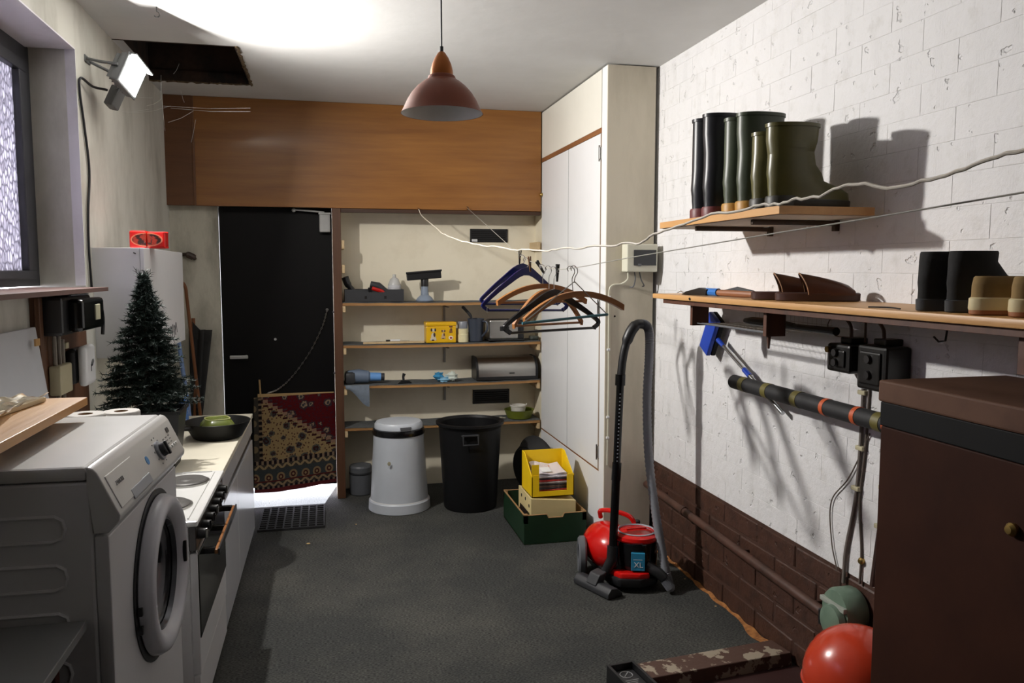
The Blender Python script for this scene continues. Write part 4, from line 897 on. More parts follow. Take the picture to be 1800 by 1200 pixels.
# wall cabinet
m_wcab = M('white_cabinet', (220, 220, 222), .45, var=.03, vs=2)
t = thing('wall_cabinet', 'white laminate wall cabinet above the Christmas tree with a handwritten mark', 'cabinet', (-.91, 4.39, 1.225))
MB().box(XL, -.822, 3.90, 4.885, 1.225, 1.722, .001).build('carcass', m_wcab, t)
d_ = MB().box(-.820, -.804, 3.897, 4.887, 1.223, 1.722, .0015).build('door', m_wcab, t)
q = at(301, 585, X=-.803)
sc = MB()
for (dy, dz, a) in ((0, 0, .5), (.05, .006, -.4), (.1, .0, .4), (.14, .012, -.5)):
    sc.tube(spline([(-.8035, q.y + dy - .02, q.z + dz - .03), (-.8035, q.y + dy, q.z + dz + .035), (-.8035, q.y + dy + .02, q.z + dz + .01), (-.8035, q.y + dy + .03, q.z + dz - .02)], 4), .0018, 4)
sc.build('scribble', m_charc, d_)
q = at(235, 444, Y=3.9); MB().cyl((q.x, 3.9, q.z), (q.x + .01, 3.885, q.z - .004), .003, n=6).build('nail', m_iron, t)
# red coffee packs on cabinet
for i in range(2):
    a = at(227 if i == 0 else 259, 436, Y=4.02).x; b = at(258 if i == 0 else 292, 436, Y=4.02).x
    t = thing('coffee_pack', ['red foil coffee pack with oval cup picture, butted against its twin by the wall', 'red foil coffee pack with shiny wrinkled end on the wall cabinet'][i], 'coffee pack', ((a + b) / 2, 4.06, 1.7225), group='red coffee packs')
    pk = MB().box(a + .001, b - .001, 4.02, 4.11, 1.7232, 1.805 - i * .004, .009, 3)
    if i == 1:
        for v in pk.bm.verts:
            if v.co.x > b - .03: v.co.x += .005 * math.sin(v.co.z * 140); v.co.z += .003 * math.sin(v.co.y * 160)
    pk.build('foil', M('red_foil', (206, 26, 22), .28, var=.06), t)
    cx = b if i == 0 else a
    s = -1 if i == 0 else 1
    def half(rx, rz, y, s=s, cx=cx): return [(cx + s * .002 + s * rx * math.cos(u), 1.763 + rz * math.sin(u)) for u in [-PI / 2 + PI * j / 14 for j in range(15)]]
    MB().prism(half(.066, .032, 0), 'xz', 4.018, 4.0205).build('oval_print', M('oval_cream', (206, 120, 90), .4), t)
    MB().prism(half(.06, .027, 0), 'xz', 4.0172, 4.0182).build('oval_picture', M('oval_brown', (150, 44, 24), .4, rgb2=(44, 20, 16), vs=30, mix_lo=.5, mix_hi=.56), t)

# ------------------------------------------------------------------ washing machine on its plinth
m_wm = M('white_enamel_body', (214, 214, 216), .32, var=.03, vs=3)
m_wmp = M('white_plastic_panel', (210, 210, 208), .25, var=.03, vs=3)
MY0, MY1, MZ = 1.794, 2.42, 1.21
solo(MB().box(-.985, -.50, MY0 + .01, MY1 - .01, 0, .36, .004), 'machine_plinth', M('dark_stained_plinth', (70, 44, 36), .6, var=.2), (-.74, 2.1, 0), 'dark stained wooden plinth under the washing machine', 'plinth')
t = thing('washing_machine', 'white front-loading washing machine with round door and grey dial', 'washing machine', (-.74, 2.107, .361))
body = MB().box(-1.0, -.492, MY0, MY1, .361, 1.178, .006).build('cabinet', m_wm, t)
front = MB().prism([(-.4915, .365), (-.468, .365), (-.462, .38), (-.462, 1.06), (-.4915, 1.06)], 'xz', MY0 + .002, MY1 - .002, .004).build('front_panel', m_wm, t)
gv = MB()
for z in (1.08, .975, .87, .765, .66, .555):
    gp = [(-.98, z + .027), (-.565, z + .027), (-.55, z + .018), (-.546, z), (-.552, z - .02), (-.57, z - .027), (-.98, z - .027)]
    g2 = MB().tube([(x, MY0 - .0005, zz) for x, zz in gp], .0045, 6); g2.build('side_rib', m_wm, body)
MB().box(-1.0, -.50, MY0 - .002, MY1 + .002, 1.18, 1.2105, .008).build('top_plate', m_wmp, t)
pan = MB().prism([(-.50, 1.2105), (-.487, 1.2065), (-.478, 1.196), (-.436, 1.104), (-.438, 1.092), (-.462, 1.066), (-.4915, 1.066), (-.4995, 1.17)], 'xz', MY0 - .002, MY1 + .002, .003).build('control_panel', m_wmp, t)
def PM(y, s, h=0):     # frame on the sloping panel face
    d = Vector((-.436 + .478, 0, 1.104 - 1.196)).normalized(); n = Vector((-d.z, 0, d.x)); up = -d
    p = Vector((-.478 + .042 * s, y, 1.196 - .092 * s)) + n * h
    return Matrix(((0, up.x, n.x, p.x), (1, 0, 0, p.y), (0, up.z, n.z, p.z), (0, 0, 0, 1)))
MB(PM(2.215, .52)).lathe([(.026, -.001), (.026, .006), (.022, .008), (0, .008)], n=32).build('dial_base', m_lgry, pan)
dk = MB(PM(2.215, .52)); dk.lathe([(.019, .0085), (.018, .020), (.016, .022), (0, .022)], n=28); dk.box(-.005, .005, -.019, .019, .02, .027, .002); dk.build('dial', m_charc, pan)
MB(PM(2.10, .5)).cyl((0, 0, -.001), (0, 0, .0012), .011, n=20).build('blue_badge', M('blue_badge', (44, 130, 196), .4), pan)
MB(PM(2.36, .22)).box(-.012, .012, -.007, .007, -.001, .0015).build('display', m_charc, pan)
for i in range(6): MB(PM(2.27 + i * .022, .66)).box(-.006, .006, -.0035, .0035, -.001, .003, .001).build('button', m_white_metal, pan)
for i in range(10):
    a = math.radians(-150 + i * 33); MB(PM(2.215, .52) @ Matrix.Translation((.037 * math.sin(a), .037 * math.cos(a), 0))).box(-.003, .003, -.002, .002, -.0005, .0008).build('program_mark', m_gry, pan)
for i in range(3):
    for j in range(3): MB(PM(2.29 + i * .03, .36 + j * .09)).box(-.007, .007, -.0015, .0015, -.0005, .0006).build('panel_print', m_gry, pan)
drw = MB(PM(1.93, .5)).box(-.115, .075, -.042, .036, -.002, .0022, .002).build('detergent_drawer', m_wmp, t)
MB(PM(1.965, .86)).box(-.06, .10, -.012, .012, .0, .003, .002).build('drawer_grip', m_lgry, drw)
text_part('brand_lettering', 'ZANUSSI', .014, PM(1.875, .42, .0025), m_gry, drw)
# porthole door
DYC, DZC = 2.165, .838
dmx = Matrix.Translation((-.462, DYC, DZC)) @ Matrix.Rotation(PI / 2, 4, 'Y')
MB().lathe([(.216, 0), (.217, .003), (.21, .004), (.195, .004)], n=64, m=dmx).build('door_seal_shadow_gap', m_charc, t)
door = MB().lathe([(.204, .004), (.209, .008), (.208, .022), (.2, .036), (.188, .042), (.172, .040), (.153, .026), (.143, .012), (.143, .004)], n=72, m=dmx @ Matrix.Diagonal((.97, .97, 1, 1))).build('porthole_door', M('pale_door_ring', (206, 207, 214), .25, var=.03), t)
MB().lathe([(.1425, .016), (.14, .011), (.125, .006), (.09, .003), (.05, .0015), (0, .001)], n=48, m=dmx).build('door_glass', M('dark_porthole_glass', (26, 27, 30), .06, var=.1), door)
MB().lathe([(.1425, .014), (.1425, .02), (.136, .021), (.131, .010), (.136, .006)], n=48, m=dmx).build('glass_trim', M('steel_trim', (90, 92, 98), .25, .6), door)
for z in (.82, .775): MB().box(-.455, -.445, DYC - .2105, DYC - .2, z - .01, z + .01, .001).build('hinge_block', m_bplas, door)
MB().box(-.432, -.42, DYC + .156, DYC + .166, DZC - .03, DZC + .03, .002).build('door_grip', m_bplas, door)

t.rotation_euler = (0, 0, -.04); t.location = (-.7273, 2.118, .361)
# board with wrapped papers across the machine
m_beech = wood('beech_board', (190, 142, 78), (166, 116, 58), axis=1, scale=12, rough=.45)
t = thing('wooden_board', 'beech coloured wooden board lying across the top of the washing machine', 'board', (-.82, 2.1, 1.2112))
MB().box(-1.0, -.652, 1.70, 2.388, 1.25, 1.272, .002).build('board', m_beech, t)
MB().box(-1.0, -.70, 1.60, 1.86, 1.232, 1.2495, .002).build('lower_board', m_beech, t)
for y in (1.95, 2.3): MB().box(-.98, -.72, y, y + .03, 1.2112, 1.2495 if y > 1.9 else 1.2315, .002).build('foot_batten', m_beech, t)
t = thing('wrapped_paper_pad', 'cream paper sheets in crinkled clear plastic on the wooden board', 'paper', (-.85, 2.15, 1.2725))
MB(Matrix.Translation((-.84, 2.22, 1.2728)) @ Matrix.Rotation(-.12, 4, 'Z')).box(-.12, .09, -.28, .12, 0, .012, .002).build('sheets', M('cream_paper', (214, 200, 168), .7, var=.04), t)
pl = MB().grid(lambda u, v: (-.95 + u * .215 + .012 * math.sin(v * 7), 1.88 + v * .45, 1.2885 + .006 * math.sin(u * 21 + v * 9) * math.sin(v * 17) + .004 * math.sin(u * 40)), 26, 40)
pl.build('plastic_wrap', M('clear_film', (236, 234, 228), .1, var=.03, trans=.88), t, sharp=12)
env = MB(Matrix.Translation((-.90, 1.98, 1.300)) @ Matrix.Rotation(.62, 4, 'Y') @ Matrix.Rotation(.15, 4, 'Z'))
env.box(-.09, .0, -.12, .1, 0, .003); solo(env, 'cream_envelope', M('cream_paper', (214, 200, 168)), (-.9, 1.98, 1.2985), 'cream envelope propped on the plastic wrapped papers', 'envelope')

# roll shelf behind the machine, leaning grey panel, paper rolls
solo(MB().box(XL + .001, -.70, 2.45, 3.05, 1.09, 1.108, .002).box(XL + .001, XL + .02, 2.47, 3.0, 1.03, 1.089).box(-.9, -.88, 2.7, 2.72, 1.0, 1.089), 'roll_shelf', m_wcab, (-.86, 2.75, 1.0), 'narrow white wall shelf behind the washing machine holding paper rolls', 'shelf')
lp = MB(Matrix.Translation((XL + .05, 2.79, 1.1085)) @ Matrix.Rotation(-.09, 4, 'Y'))
lp.prism([(-.335, .001), (.295, .001), (.262, .318), (-.335, .318)], 'yz', 0, .012, .003)
lpo = solo(lp, 'leaning_panel', M('pale_grey_panel', (176, 178, 182), .4, var=.04), (XL + .05, 2.79, 1.1085), 'pale grey plastic panel leaning on the wall under the window sill', 'panel')
tp = at(78, 600, X=-.95); MB().box(-.966, -.960, tp.y - .05, tp.y - .01, tp.z - .012, tp.z + .012).build('tape', M('ochre_tape', (168, 128, 74), .6), lpo)
m_roll = M('white_tissue', (206, 203, 198), .95, var=.05, bump=.2, bs=90)
for i, (u, v, yy) in enumerate(((213, 722, 2.70), (150, 727, 2.60))):
    q = at(u, v, Y=yy)
    t = thing('paper_roll', ['white toilet roll beside the tree pot behind the washing machine', 'white toilet roll half hidden behind the wooden board'][i], 'toilet roll', (q.x, yy, 1.1085), group='toilet rolls')
    MB().lathe([(.021, .0), (.053, .0), (.055, .004), (.055, q.z - 1.112), (.053, q.z - 1.1085), (.021, q.z - 1.1085), (.021, 0)], (q.x, yy, 1.1087), 32).build('tissue', m_roll, t)
    MB().lathe([(.0195, .0), (.0208, .0), (.0208, q.z - 1.110), (.0195, q.z - 1.110), (.0195, 0)], (q.x, yy, 1.1087), 20).build('core', m_card, t)

# low cabinet nearest the camera
t = thing('low_side_cabinet', 'low dark wooden cabinet with a grey top beside the washing machine', 'cabinet', (-.76, 1.35, 0))
MB().box(-1.0, -.508, .95, 1.782, .866, .886, .002).build('top', M('grey_laminate_top', (128, 130, 130), .4, var=.05), t)
MB().box(-.98, -.56, 1.74, 1.765, 0, .865, .002).build('side_panel', wood('red_brown_side', (92, 48, 36), (64, 32, 26), axis=2), t)
MB().box(-.98, -.56, .98, 1.0, 0, .865, .002).build('side_panel', wood('red_brown_side', (92, 48, 36), (64, 32, 26), axis=2), t)
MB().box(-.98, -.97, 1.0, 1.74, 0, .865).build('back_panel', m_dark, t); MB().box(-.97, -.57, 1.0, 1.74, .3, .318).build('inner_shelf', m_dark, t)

# ------------------------------------------------------------------ cooker
CY0, CY1, CX = 2.87, 3.600, -.466
m_enam = M('white_hob_enamel', (222, 222, 220), .18, var=.02)
m_ovn = M('dark_oven_glass', (26, 24, 20), .12, var=.2)
t = thing('electric_cooker', 'white electric cooker with solid hot plates and black control panel', 'cooker', (-.74, 3.24, 0))
MB().box(-.99, CX - .02, CY0, CY1, .002, .735, .004).build('carcass', m_wm, t)
hob = MB().box(-1.0, CX + .012, CY0 - .002, CY1 + .002, .735, .755, .006).build('hob', m_enam, t)
MB().tube([(-.62, CY1 - .02, .757), (-.50, CY1 - .02, .757)], .003, 6).tube([(-.49, CY1 - .03, .757), (-.49, CY0 + .03, .757)], .003, 6).build('hob_rim', m_enam, hob)
for (x, y, r) in ((-.578, 3.42, .082), (-.60, 3.08, .09), (-.83, 3.42, .09), (-.83, 3.08, .075)):
    pl_ = MB().lathe([(0, .768), (r * .3, .768), (r * .32, .767), (r * .93, .768), (r, .764), (r, .7555), (0, .7555)], (x, y, 0), 40).build('hot_plate', M('grey_hot_plate', (92, 90, 88), .45, .3, var=.15, vs=20), hob)
    MB().lathe([(r, .7555), (r + .008, .756), (r + .008, .7595), (r, .761)], (x, y, 0), 40).build('plate_ring', m_steel, pl_)
cpn = MB().box(CX - .02, CX + .004, CY0 + .004, CY1 - .002, .648, .733, .002).build('control_panel', M('black_brown_panel', (34, 26, 22), .25), t)
MB().box(CX + .002, CX + .008, CY0 + .004, CY1 - .002, .64, .651, .001).build('chrome_strip', m_steel, cpn)
for i in range(7):
    y = CY0 + .07 + i * .097
    kb = MB().lathe([(0, 0), (.021, 0), (.02, .006), (.017, .024), (0, .025)], (CX + .004, y, .69), 20, Matrix.Rotation(PI / 2, 4, 'Y')).build('knob', m_bplas, cpn)
    MB().box(CX + .026, CX + .034, y - .004, y + .004, .673, .707, .002).build('knob_grip', m_steel if i % 3 == 0 else m_bplas, kb)
od = MB().box(CX - .02, CX + .006, CY0 + .005, CY1 - .004, .20, .636, .003).build('oven_door', m_wm, t)
MB().box(CX + .004, CX + .010, CY0 + .012, CY1 - .012, .33, .634, .002).build('oven_glass', m_ovn, od)
hn = MB(); hn.box(CX + .045, CX + .057, CY0 + .13, CY1 - .03, .588, .606, .004); hn.build('handle', M('amber_handle', (140, 90, 46), .4, rgb2=(90, 60, 34), vs=8, mix_lo=.5, mix_hi=.6), od)
hk_ = MB()
for y in (CY0 + .15, (CY0 + CY1) / 2 + .05, CY1 - .05): hk_.box(CX + .008, CX + .047, y - .012, y + .012, .588, .61, .003)
hk_.box(CX + .0575, CX + .064, CY0 + .13, CY1 - .03, .584, .610, .002); hk_.build('handle_mount', m_bplas, od)
MB().box(CX - .02, CX + .003, CY0 + .005, CY1 - .004, .03, .192, .003).build('drawer', m_wm, t)

# ------------------------------------------------------------------ kitchen base unit with worktop
m_gwht = M('gloss_white_front', (214, 216, 222), .14, var=.02)
UY0, UY1 = 3.607, 5.04
t = thing('base_cabinet', 'glossy white kitchen base unit under the worktop at the door end', 'base cabinet', (-.74, 4.32, 0))
MB().box(-1.0, CX - .022, UY0, UY1, .06, .722, .002).build('carcass', m_wcab, t)
MB().box(-1.0, CX - .06, UY0 + .005, UY1 - .005, .0, .06).build('kickboard', M('brown_kickboard', (52, 36, 28), .6), t)
ym = 4.19
for (a, b) in ((UY0 + .002, ym - .002), (ym + .002, UY1)):
    MB().box(CX - .021, CX, a, b, .632, .722, .0015).build('drawer_front', m_gwht, t)
    MB().box(CX - .021, CX, a, b, .035, .588, .0015).build('door', m_gwht, t)
MB().box(CX - .021, CX - .008, UY0 + .002, UY1, .59, .63).build('grip_rail', M('dark_grip_rail', (44, 42, 40), .35), t)
solo(MB().box(-1.015, CX + .006, UY0, UY1 + .004, .7235, .75, .003), 'worktop', M('cream_worktop', (220, 214, 196), .4, var=.05, vs=5), (-.74, 4.32, .7235), 'cream laminate worktop between the cooker and the black door', 'worktop')
WT = .7505
# black pot with artificial tree
TX, TY = -.785, 3.78
t = thing('christmas_tree', 'small artificial Christmas tree in a black square pot on the worktop', 'christmas tree', (TX, TY, WT))
q = at(324, 708, Y=3.9)
MB(Matrix.Translation((TX, TY, WT))).prism([(-.10, -.10), (.10, -.10), (.10, .10), (-.10, .10)], 'xy', 0, .01)
pt = MB()
def sq(h, z): return [(-.745 - h, 3.765 - h, z), (-.745 + h, 3.765 - h, z), (-.745 + h, 3.765 + h, z), (-.745 - h, 3.765 + h, z)]
rings = [[pt.v(p) for p in sq(h, z)] for h, z in ((.075, WT + .001), (.105, WT + .245), (.112, WT + .246), (.112, WT + .26), (.1, WT + .26), (.095, WT + .23))]
for a, b in zip(rings, rings[1:]): pt.bridge(a, b)
pt.f(rings[0][::-1]); pt.f(rings[-1]); pt.build('pot', m_bplas, t, sharp=25)
MB().tube([(TX, TY, WT + .2), (TX - .005, TY, 1.2), (TX, TY, 1.58)], [.014, .01, .004], 8).build('trunk', M('tree_trunk', (60, 44, 30), .8), t)
fo = MB(); rr = random.Random(11)
def needle(p, d, L, w):
    s = d.cross(Vector((rr.uniform(-1, 1), rr.uniform(-1, 1), rr.uniform(-1, 1)))).normalized() * w
    a = fo.v(p - s); b = fo.v(p + s); c = fo.v(p + d * L); fo.f([a, b, c])
def sprig(p0, p1, n):
    d = p1 - p0
    for i in range(n):
        k = (i + rr.random()) / n; p = p0 + d * k
        v = (d.normalized() * .6 + Vector((rr.uniform(-1, 1), rr.uniform(-1, 1), rr.uniform(-.7, 1)))).normalized()
        needle(p, v, rr.uniform(.016, .028), .0021)
ztop = 1.60; zb_ = 1.03
for k in range(230):
    u = (k + .5) / 230; z = ztop - (ztop - zb_) * u ** .85; rad = .012 + .215 * u ** .8 * rr.uniform(.72, 1.1)
    a = k * 2.399 + rr.uniform(-.4, .4)
    p0 = Vector((TX, TY, z)); p1 = Vector((TX + rad * math.cos(a), TY + rad * math.sin(a), z - rad * .10 + .05 * rr.uniform(-.3, 1) * u))
    p1.x = max(p1.x, XL + .03); 
    if p1.y > 3.865: p1.y = 3.865
    fo.tube([p0, (p0 + p1) / 2 + Vector((0, 0, .008)), p1], [.004, .003, .002], 3, caps=False)
    sprig(p0 + (p1 - p0) * .1, p1, int(30 + 80 * u))
    for s in (-1, 1):
        m_ = p0 + (p1 - p0) * rr.uniform(.45, .7); e = m_ + ((p1 - p0) * .4).lerp(Vector((-(p1 - p0).y, (p1 - p0).x, .03)) * s * .45, .6)
        e.x = max(e.x, XL + .03); e.y = min(e.y, 3.865)
        sprig(m_, e, int(14 + 36 * u))
for k in range(10):
    a = k * .63; sprig(Vector((TX, TY, 1.56)), Vector((TX + .03 * math.cos(a), TY + .03 * math.sin(a), 1.60 + .012 * (k % 3))), 14)
tag(fo.build('branches', M('dark_green_needles', (17, 34, 27), .6, rgb2=(36, 60, 52), mix_lo=.45, mix_hi=.75, vs=30), t, fix=False), kind='stuff')
# blue printed bottle beside the pot
q = at(327, 742, Z=WT)
t = thing('blue_spray_can', 'blue printed aerosol can standing between the tree pot and the pan', 'aerosol can', (q.x, q.y, WT))
MB().lathe([(0, 0), (.026, 0), (.027, .003), (.027, .15), (.02, .162), (0, .164)], (q.x - .01, q.y, WT), 20).build('can', M('blue_print', (50, 96, 160), .3, rgb2=(170, 176, 186), vs=40, mix_lo=.55, mix_hi=.6), t)
MB().lathe([(0, .163), (.017, .163), (.018, .2), (0, .202)], (q.x - .01, q.y, WT), 16).build('cap', M('black_cap', (26, 26, 30), .4), t)
# frying pan and green dish
PXc, PYc = -.575, 4.36
t = thing('frying_pan', 'deep black frying pan on the worktop holding a green dish', 'pan', (PXc, PYc, WT))
m_pan = M('black_nonstick', (11, 11, 12), .5, spec=.3, var=.15, vs=20)
MB().lathe([(0, .001), (.115, .001), (.122, .005), (.158, .07), (.166, .086), (.164, .088), (.16, .086), (.118, .012), (0, .009)], (PXc, PYc, WT), 56).build('pan_body', m_pan, t)
MB().tube(spline([(PXc - .11, PYc - .11, WT + .07), (PXc - .15, PYc - .16, WT + .08), (PXc - .2, PYc - .24, WT + .085)], 5), .012, 10).build('handle', m_bplas, t)
t = thing('green_dish', 'square olive green ceramic dish turned upside down in the frying pan', 'dish', (PXc, PYc, WT + .01))
gd = MB(Matrix.Translation((PXc, PYc, WT + .0112)) @ Matrix.Rotation(.35, 4, 'Z'))
def rsq(h, z, r=.35):
    out = []
    for i in range(24):
        a = 2 * PI * i / 24 + PI / 4; c_, s_ = math.cos(a), math.sin(a); k = (abs(c_) ** 4 + abs(s_) ** 4) ** -.25; out.append(gd.v((h * k * c_, h * k * s_, z)))
    return out
rs_ = [rsq(h, z) for h, z in ((.082, .0), (.085, .03), (.08, .06), (.062, .085), (.056, .089), (.05, .084))]
for a, b in zip(rs_, rs_[1:]): gd.bridge(a, b)
gd.f(rs_[-1]); gd.f(rs_[0][::-1]); gd.build('dish_body', M('olive_glaze', (92, 102, 40), .25, var=.08), t)
fr = MB(Matrix.Translation((PXc, PYc, WT + .0112)) @ Matrix.Rotation(.35, 4, 'Z'))
fr.tube([(math.cos(2 * PI * i / 24 + PI / 4) * .059 * (abs(math.cos(2 * PI * i / 24 + PI / 4)) ** 4 + abs(math.sin(2 * PI * i / 24 + PI / 4)) ** 4) ** -.25, math.sin(2 * PI * i / 24 + PI / 4) * .059 * (abs(math.cos(2 * PI * i / 24 + PI / 4)) ** 4 + abs(math.sin(2 * PI * i / 24 + PI / 4)) ** 4) ** -.25, .089) for i in range(24)], .003, 6, closed=True)
fr.build('foot_ring', M('pale_glaze', (180, 182, 124), .3), t)

# sticks in the corner by the pier
m_cane = wood('cane_wood', (128, 78, 40), (96, 56, 28), axis=2, scale=16, rough=.4)
a, b, c_ = at(352, 728, Y=5.60), at(328, 520, Y=5.66), at(323, 502, Y=5.66)
a2 = b + (a - b) * (b.z / (b.z - a.z)) * .999
cpts = [Vector((a2.x, a2.y, .006)), b, b + Vector((-.004, 0, .05)), b + Vector((-.02, .0, .085)), b + Vector((-.05, 0, .095)), b + Vector((-.078, 0, .07)), b + Vector((-.082, 0, .035))]
solo(MB().tube([cpts[0]] + spline(cpts[1:], 5), .011, 10), 'walking_stick', m_cane, tuple(cpts[0]), 'brown wooden walking stick with crook handle leaning beside the wall cabinet', 'walking stick')
a, b = at(327, 690, Y=5.3), at(314, 600, Y=5.35); d = (a - b) * (b.z / (b.z - a.z)); foot = b + d
solo(MB().tube([(foot.x, foot.y, .006), b, b - d * .35], .013, 10), 'mop_handle', M('pale_blue_pole', (104, 130, 178), .4), (foot.x, foot.y, .006), 'pale blue pole leaning behind the end of the worktop', 'pole')
t = thing('folded_umbrella', 'black folded umbrella with wooden frame leaning against the grimy pier', 'umbrella', (-.80, 5.70, 0))
q = at(345, 575, Y=5.68); q2 = at(342, 690, Y=5.68)
MB().tube([(q2.x - .02, 5.66, .01), (q2.x, 5.68, q2.z), (q.x - .02, 5.7, q.z + .06)], [.008, .012, .012], 8).build('shaft', m_cane, t)
def umf(u, v):
    aa = u * 2 * PI; r = (.025 + .035 * v) * (1 + .35 * math.cos(aa * 5)); return (q2.x + (q.x - q2.x) * v + r * math.cos(aa) + .02 * v, 5.685 + .5 * r * math.sin(aa), .55 + v * (q.z - .55 - .02))
MB().grid(umf, 40, 6).build('canopy', M('black_nylon', (18, 17, 18), .6), t, sharp=80)
MB().grid(lambda u, v: (q.x - .02 + u * .11, 5.66, q.z - .01 - u * .06 + (v - .5) * .10 * (1 - .55 * u) - .02 * math.sin(u * 3)), 6, 4, (0, .006, 0)).build('flap', M('black_nylon', (18, 17, 18)), t)
q = at(325, 450, Y=5.7)
solo(MB().tube(spline([(q.x - .06, 5.745, q.z), (q.x, 5.735, q.z + .012), (q.x + .045, 5.735, q.z - .005), (q.x + .06, 5.745, q.z - .025)], 5), [.012] * 6 + [.022] * 6 + [.012] * 3 + [.004], 10).tube([(q.x - .06, 5.76, q.z), (q.x - .06, 5.74, q.z)], .01, 8), 'wall_peg', M('dark_horn', (58, 44, 36), .5), (q.x, 5.75, q.z), 'dark carved wooden peg on the grimy pier above the walking stick', 'peg')

# ------------------------------------------------------------------ fuse box on the cupboard end
t = thing('fuse_box', 'cream plastic fuse box with smoked window on the beige cupboard end', 'fuse box', (1.72, 4.25, 1.61))
m_fb = M('cream_grey_plastic', (206, 204, 186), .45, var=.03)
MB().box(1.632, 1.815, 4.205, 4.291, 1.612, 1.768, .006).build('case', m_fb, t)
MB().box(1.672, 1.805, 4.199, 4.207, 1.648, 1.735, .002).build('smoked_window', M('smoked_window', (42, 44, 48), .15), t)
MB().box(1.695, 1.715, 4.196, 4.2, 1.645, 1.657, .002).build('catch', m_gry, t)
for i, pts in enumerate(([(1.655, 4.25, 1.612), (1.655, 4.255, 1.57), (1.63, 4.285, 1.545), (1.575, 4.2862, 1.535), (1.557, 4.2862, 1.49), (1.557, 4.2862, 1.3), (1.56, 4.2862, .9), (1.557, 4.2862, .5)],
                         [(1.695, 4.25, 1.612), (1.70, 4.25, 1.57), (1.695, 4.265, 1.53), (1.68, 4.28, 1.525)], [(1.725, 4.25, 1.612), (1.735, 4.25, 1.57), (1.76, 4.265, 1.535), (1.755, 4.28, 1.53)])):
    solo(MB().tube(spline(pts, 6), .0045 if i == 0 else .0035, 6), 'fuse_box_cable', m_fb if i == 0 else m_gry, pts[-1], ['pale cable clipped down the beige cupboard end from the fuse box', 'short dark cable stub hanging under the fuse box', 'curled cable end hanging under the fuse box beside the wall shelf'][i], 'cable')
for k_, z in enumerate((1.47, 1.17, .78, .66)):
    solo(MB().box(1.549, 1.566, 4.279, 4.2915, z - .007, z + .007, .002), 'cable_clip', m_wlam, (1.557, 4.285, z), 'white clip on the pale cable of the cupboard end, %s' % ['topmost one', 'second from the top', 'third from the top', 'lowest one'][k_], 'clip', 'cable clips on the cupboard end')

# ------------------------------------------------------------------ wall shelves on the right
m_lshelf = wood('light_beech_veneer', (206, 160, 104), (188, 140, 86), axis=1, scale=12, rough=.45, along=.06)
m_under = M('white_underside', (190, 184, 172), .6, var=.05)
m_dkwood = wood('dark_brown_wood', (92, 52, 30), (64, 34, 20), axis=2, scale=14)
t = thing('boot_shelf', 'short light wood wall shelf carrying the wellington boots', 'shelf', (1.67, 2.93, 1.812))
MB().box(1.45, 1.81, 2.376, 3.342, 1.806, 1.8325, .001).build('board', m_lshelf, t)
MB().box(1.46, 1.80, 2.39, 3.33, 1.8035, 1.8055).build('underside', m_under, t)
for y in (3.08, 2.63): MB().box(1.495, XR - .001, y - .008, y + .008, 1.784, 1.803, .003).box(XR - .02, XR - .001, y - .012, y + .012, 1.765, 1.805, .002).build('bracket', M('brown_metal_bracket', (66, 50, 38), .4, .3), t)
LZ_ = 1.512
t = thing('long_wall_shelf', 'long light wood wall shelf carrying sandals, shoes and a hammer', 'shelf', (1.67, 2.3, LZ_ - .03))
MB().box(1.50, XR - .001, 1.05, 3.53, LZ_ - .022, LZ_, .003).build('board', m_lshelf, t)
MB().box(1.515, 1.54, 1.05, 3.44, LZ_ - .042, LZ_ - .0225, .001).build('batten', m_dkwood, t)
for y in (3.20, 2.60, 1.5): MB().box(1.542, XR - .001, y - .006, y + .006, LZ_ - .042, LZ_ - .0225).box(1.542, 1.62, y - .011, y + .011, LZ_ - .13, LZ_ - .0425, .001).build('bracket_board', m_dkwood, t)
k = at(1337, 600, X=1.56); MB().cyl((1.56, 2.60, LZ_ - .131), (1.56, 2.60, LZ_ - .175), .008, .004, n=8).build('dowel', m_dkwood, t)
q = at(1212, 519, X=1.497); MB().cyl((1.499, q.y, LZ_ - .012), (1.496, q.y, LZ_ - .013), .006, n=8).build('nail_hole', m_dark, t)
# wire rack under it
wr_ = thing('wire_rack', 'thin wire rack slung under the long wall shelf', 'wire rack', (1.72, 2.9, 1.40)); g = MB()
for x in (1.60, 1.65, 1.70, 1.75, 1.80): g.tube([(x, 3.19, 1.392), (x, 2.62, 1.392)], .0014, 4)
for y in [3.17 - i * .03 for i in range(19)]: g.tube([(1.60, y, 1.3925), (1.835, y, 1.3925), (1.835, y, 1.48)], .0011, 4)
for z in (1.415, 1.44, 1.465): g.tube([(1.835, 3.19, z), (1.835, 2.62, z)], .0011, 4)
tag(g.build('mesh', M('pale_wire', (170, 166, 156), .4, .5), wr_), kind='stuff')
for x in (1.565, 1.585): MB().tube([(x, 3.205, 1.392), (x, 2.60, 1.392)], .003, 6).build('rod', m_gry, wr_)
t = thing('black_clothes_brush', 'black long-handled brush lying on the wire rack under the long shelf', 'brush', (1.70, 2.75, 1.394))
MB().tube([(1.70, 3.02, 1.412), (1.70, 2.96, 1.413), (1.70, 2.75, 1.413), (1.70, 2.66, 1.412)], [.01, .018, .018, .012], 10).build('body', m_bplas, t)
MB().tube([(1.70, 2.66, 1.411), (1.71, 2.5, 1.41), (1.71, 2.42, 1.41)], [.011, .013, .015], 10).build('handle', m_bplas, t)

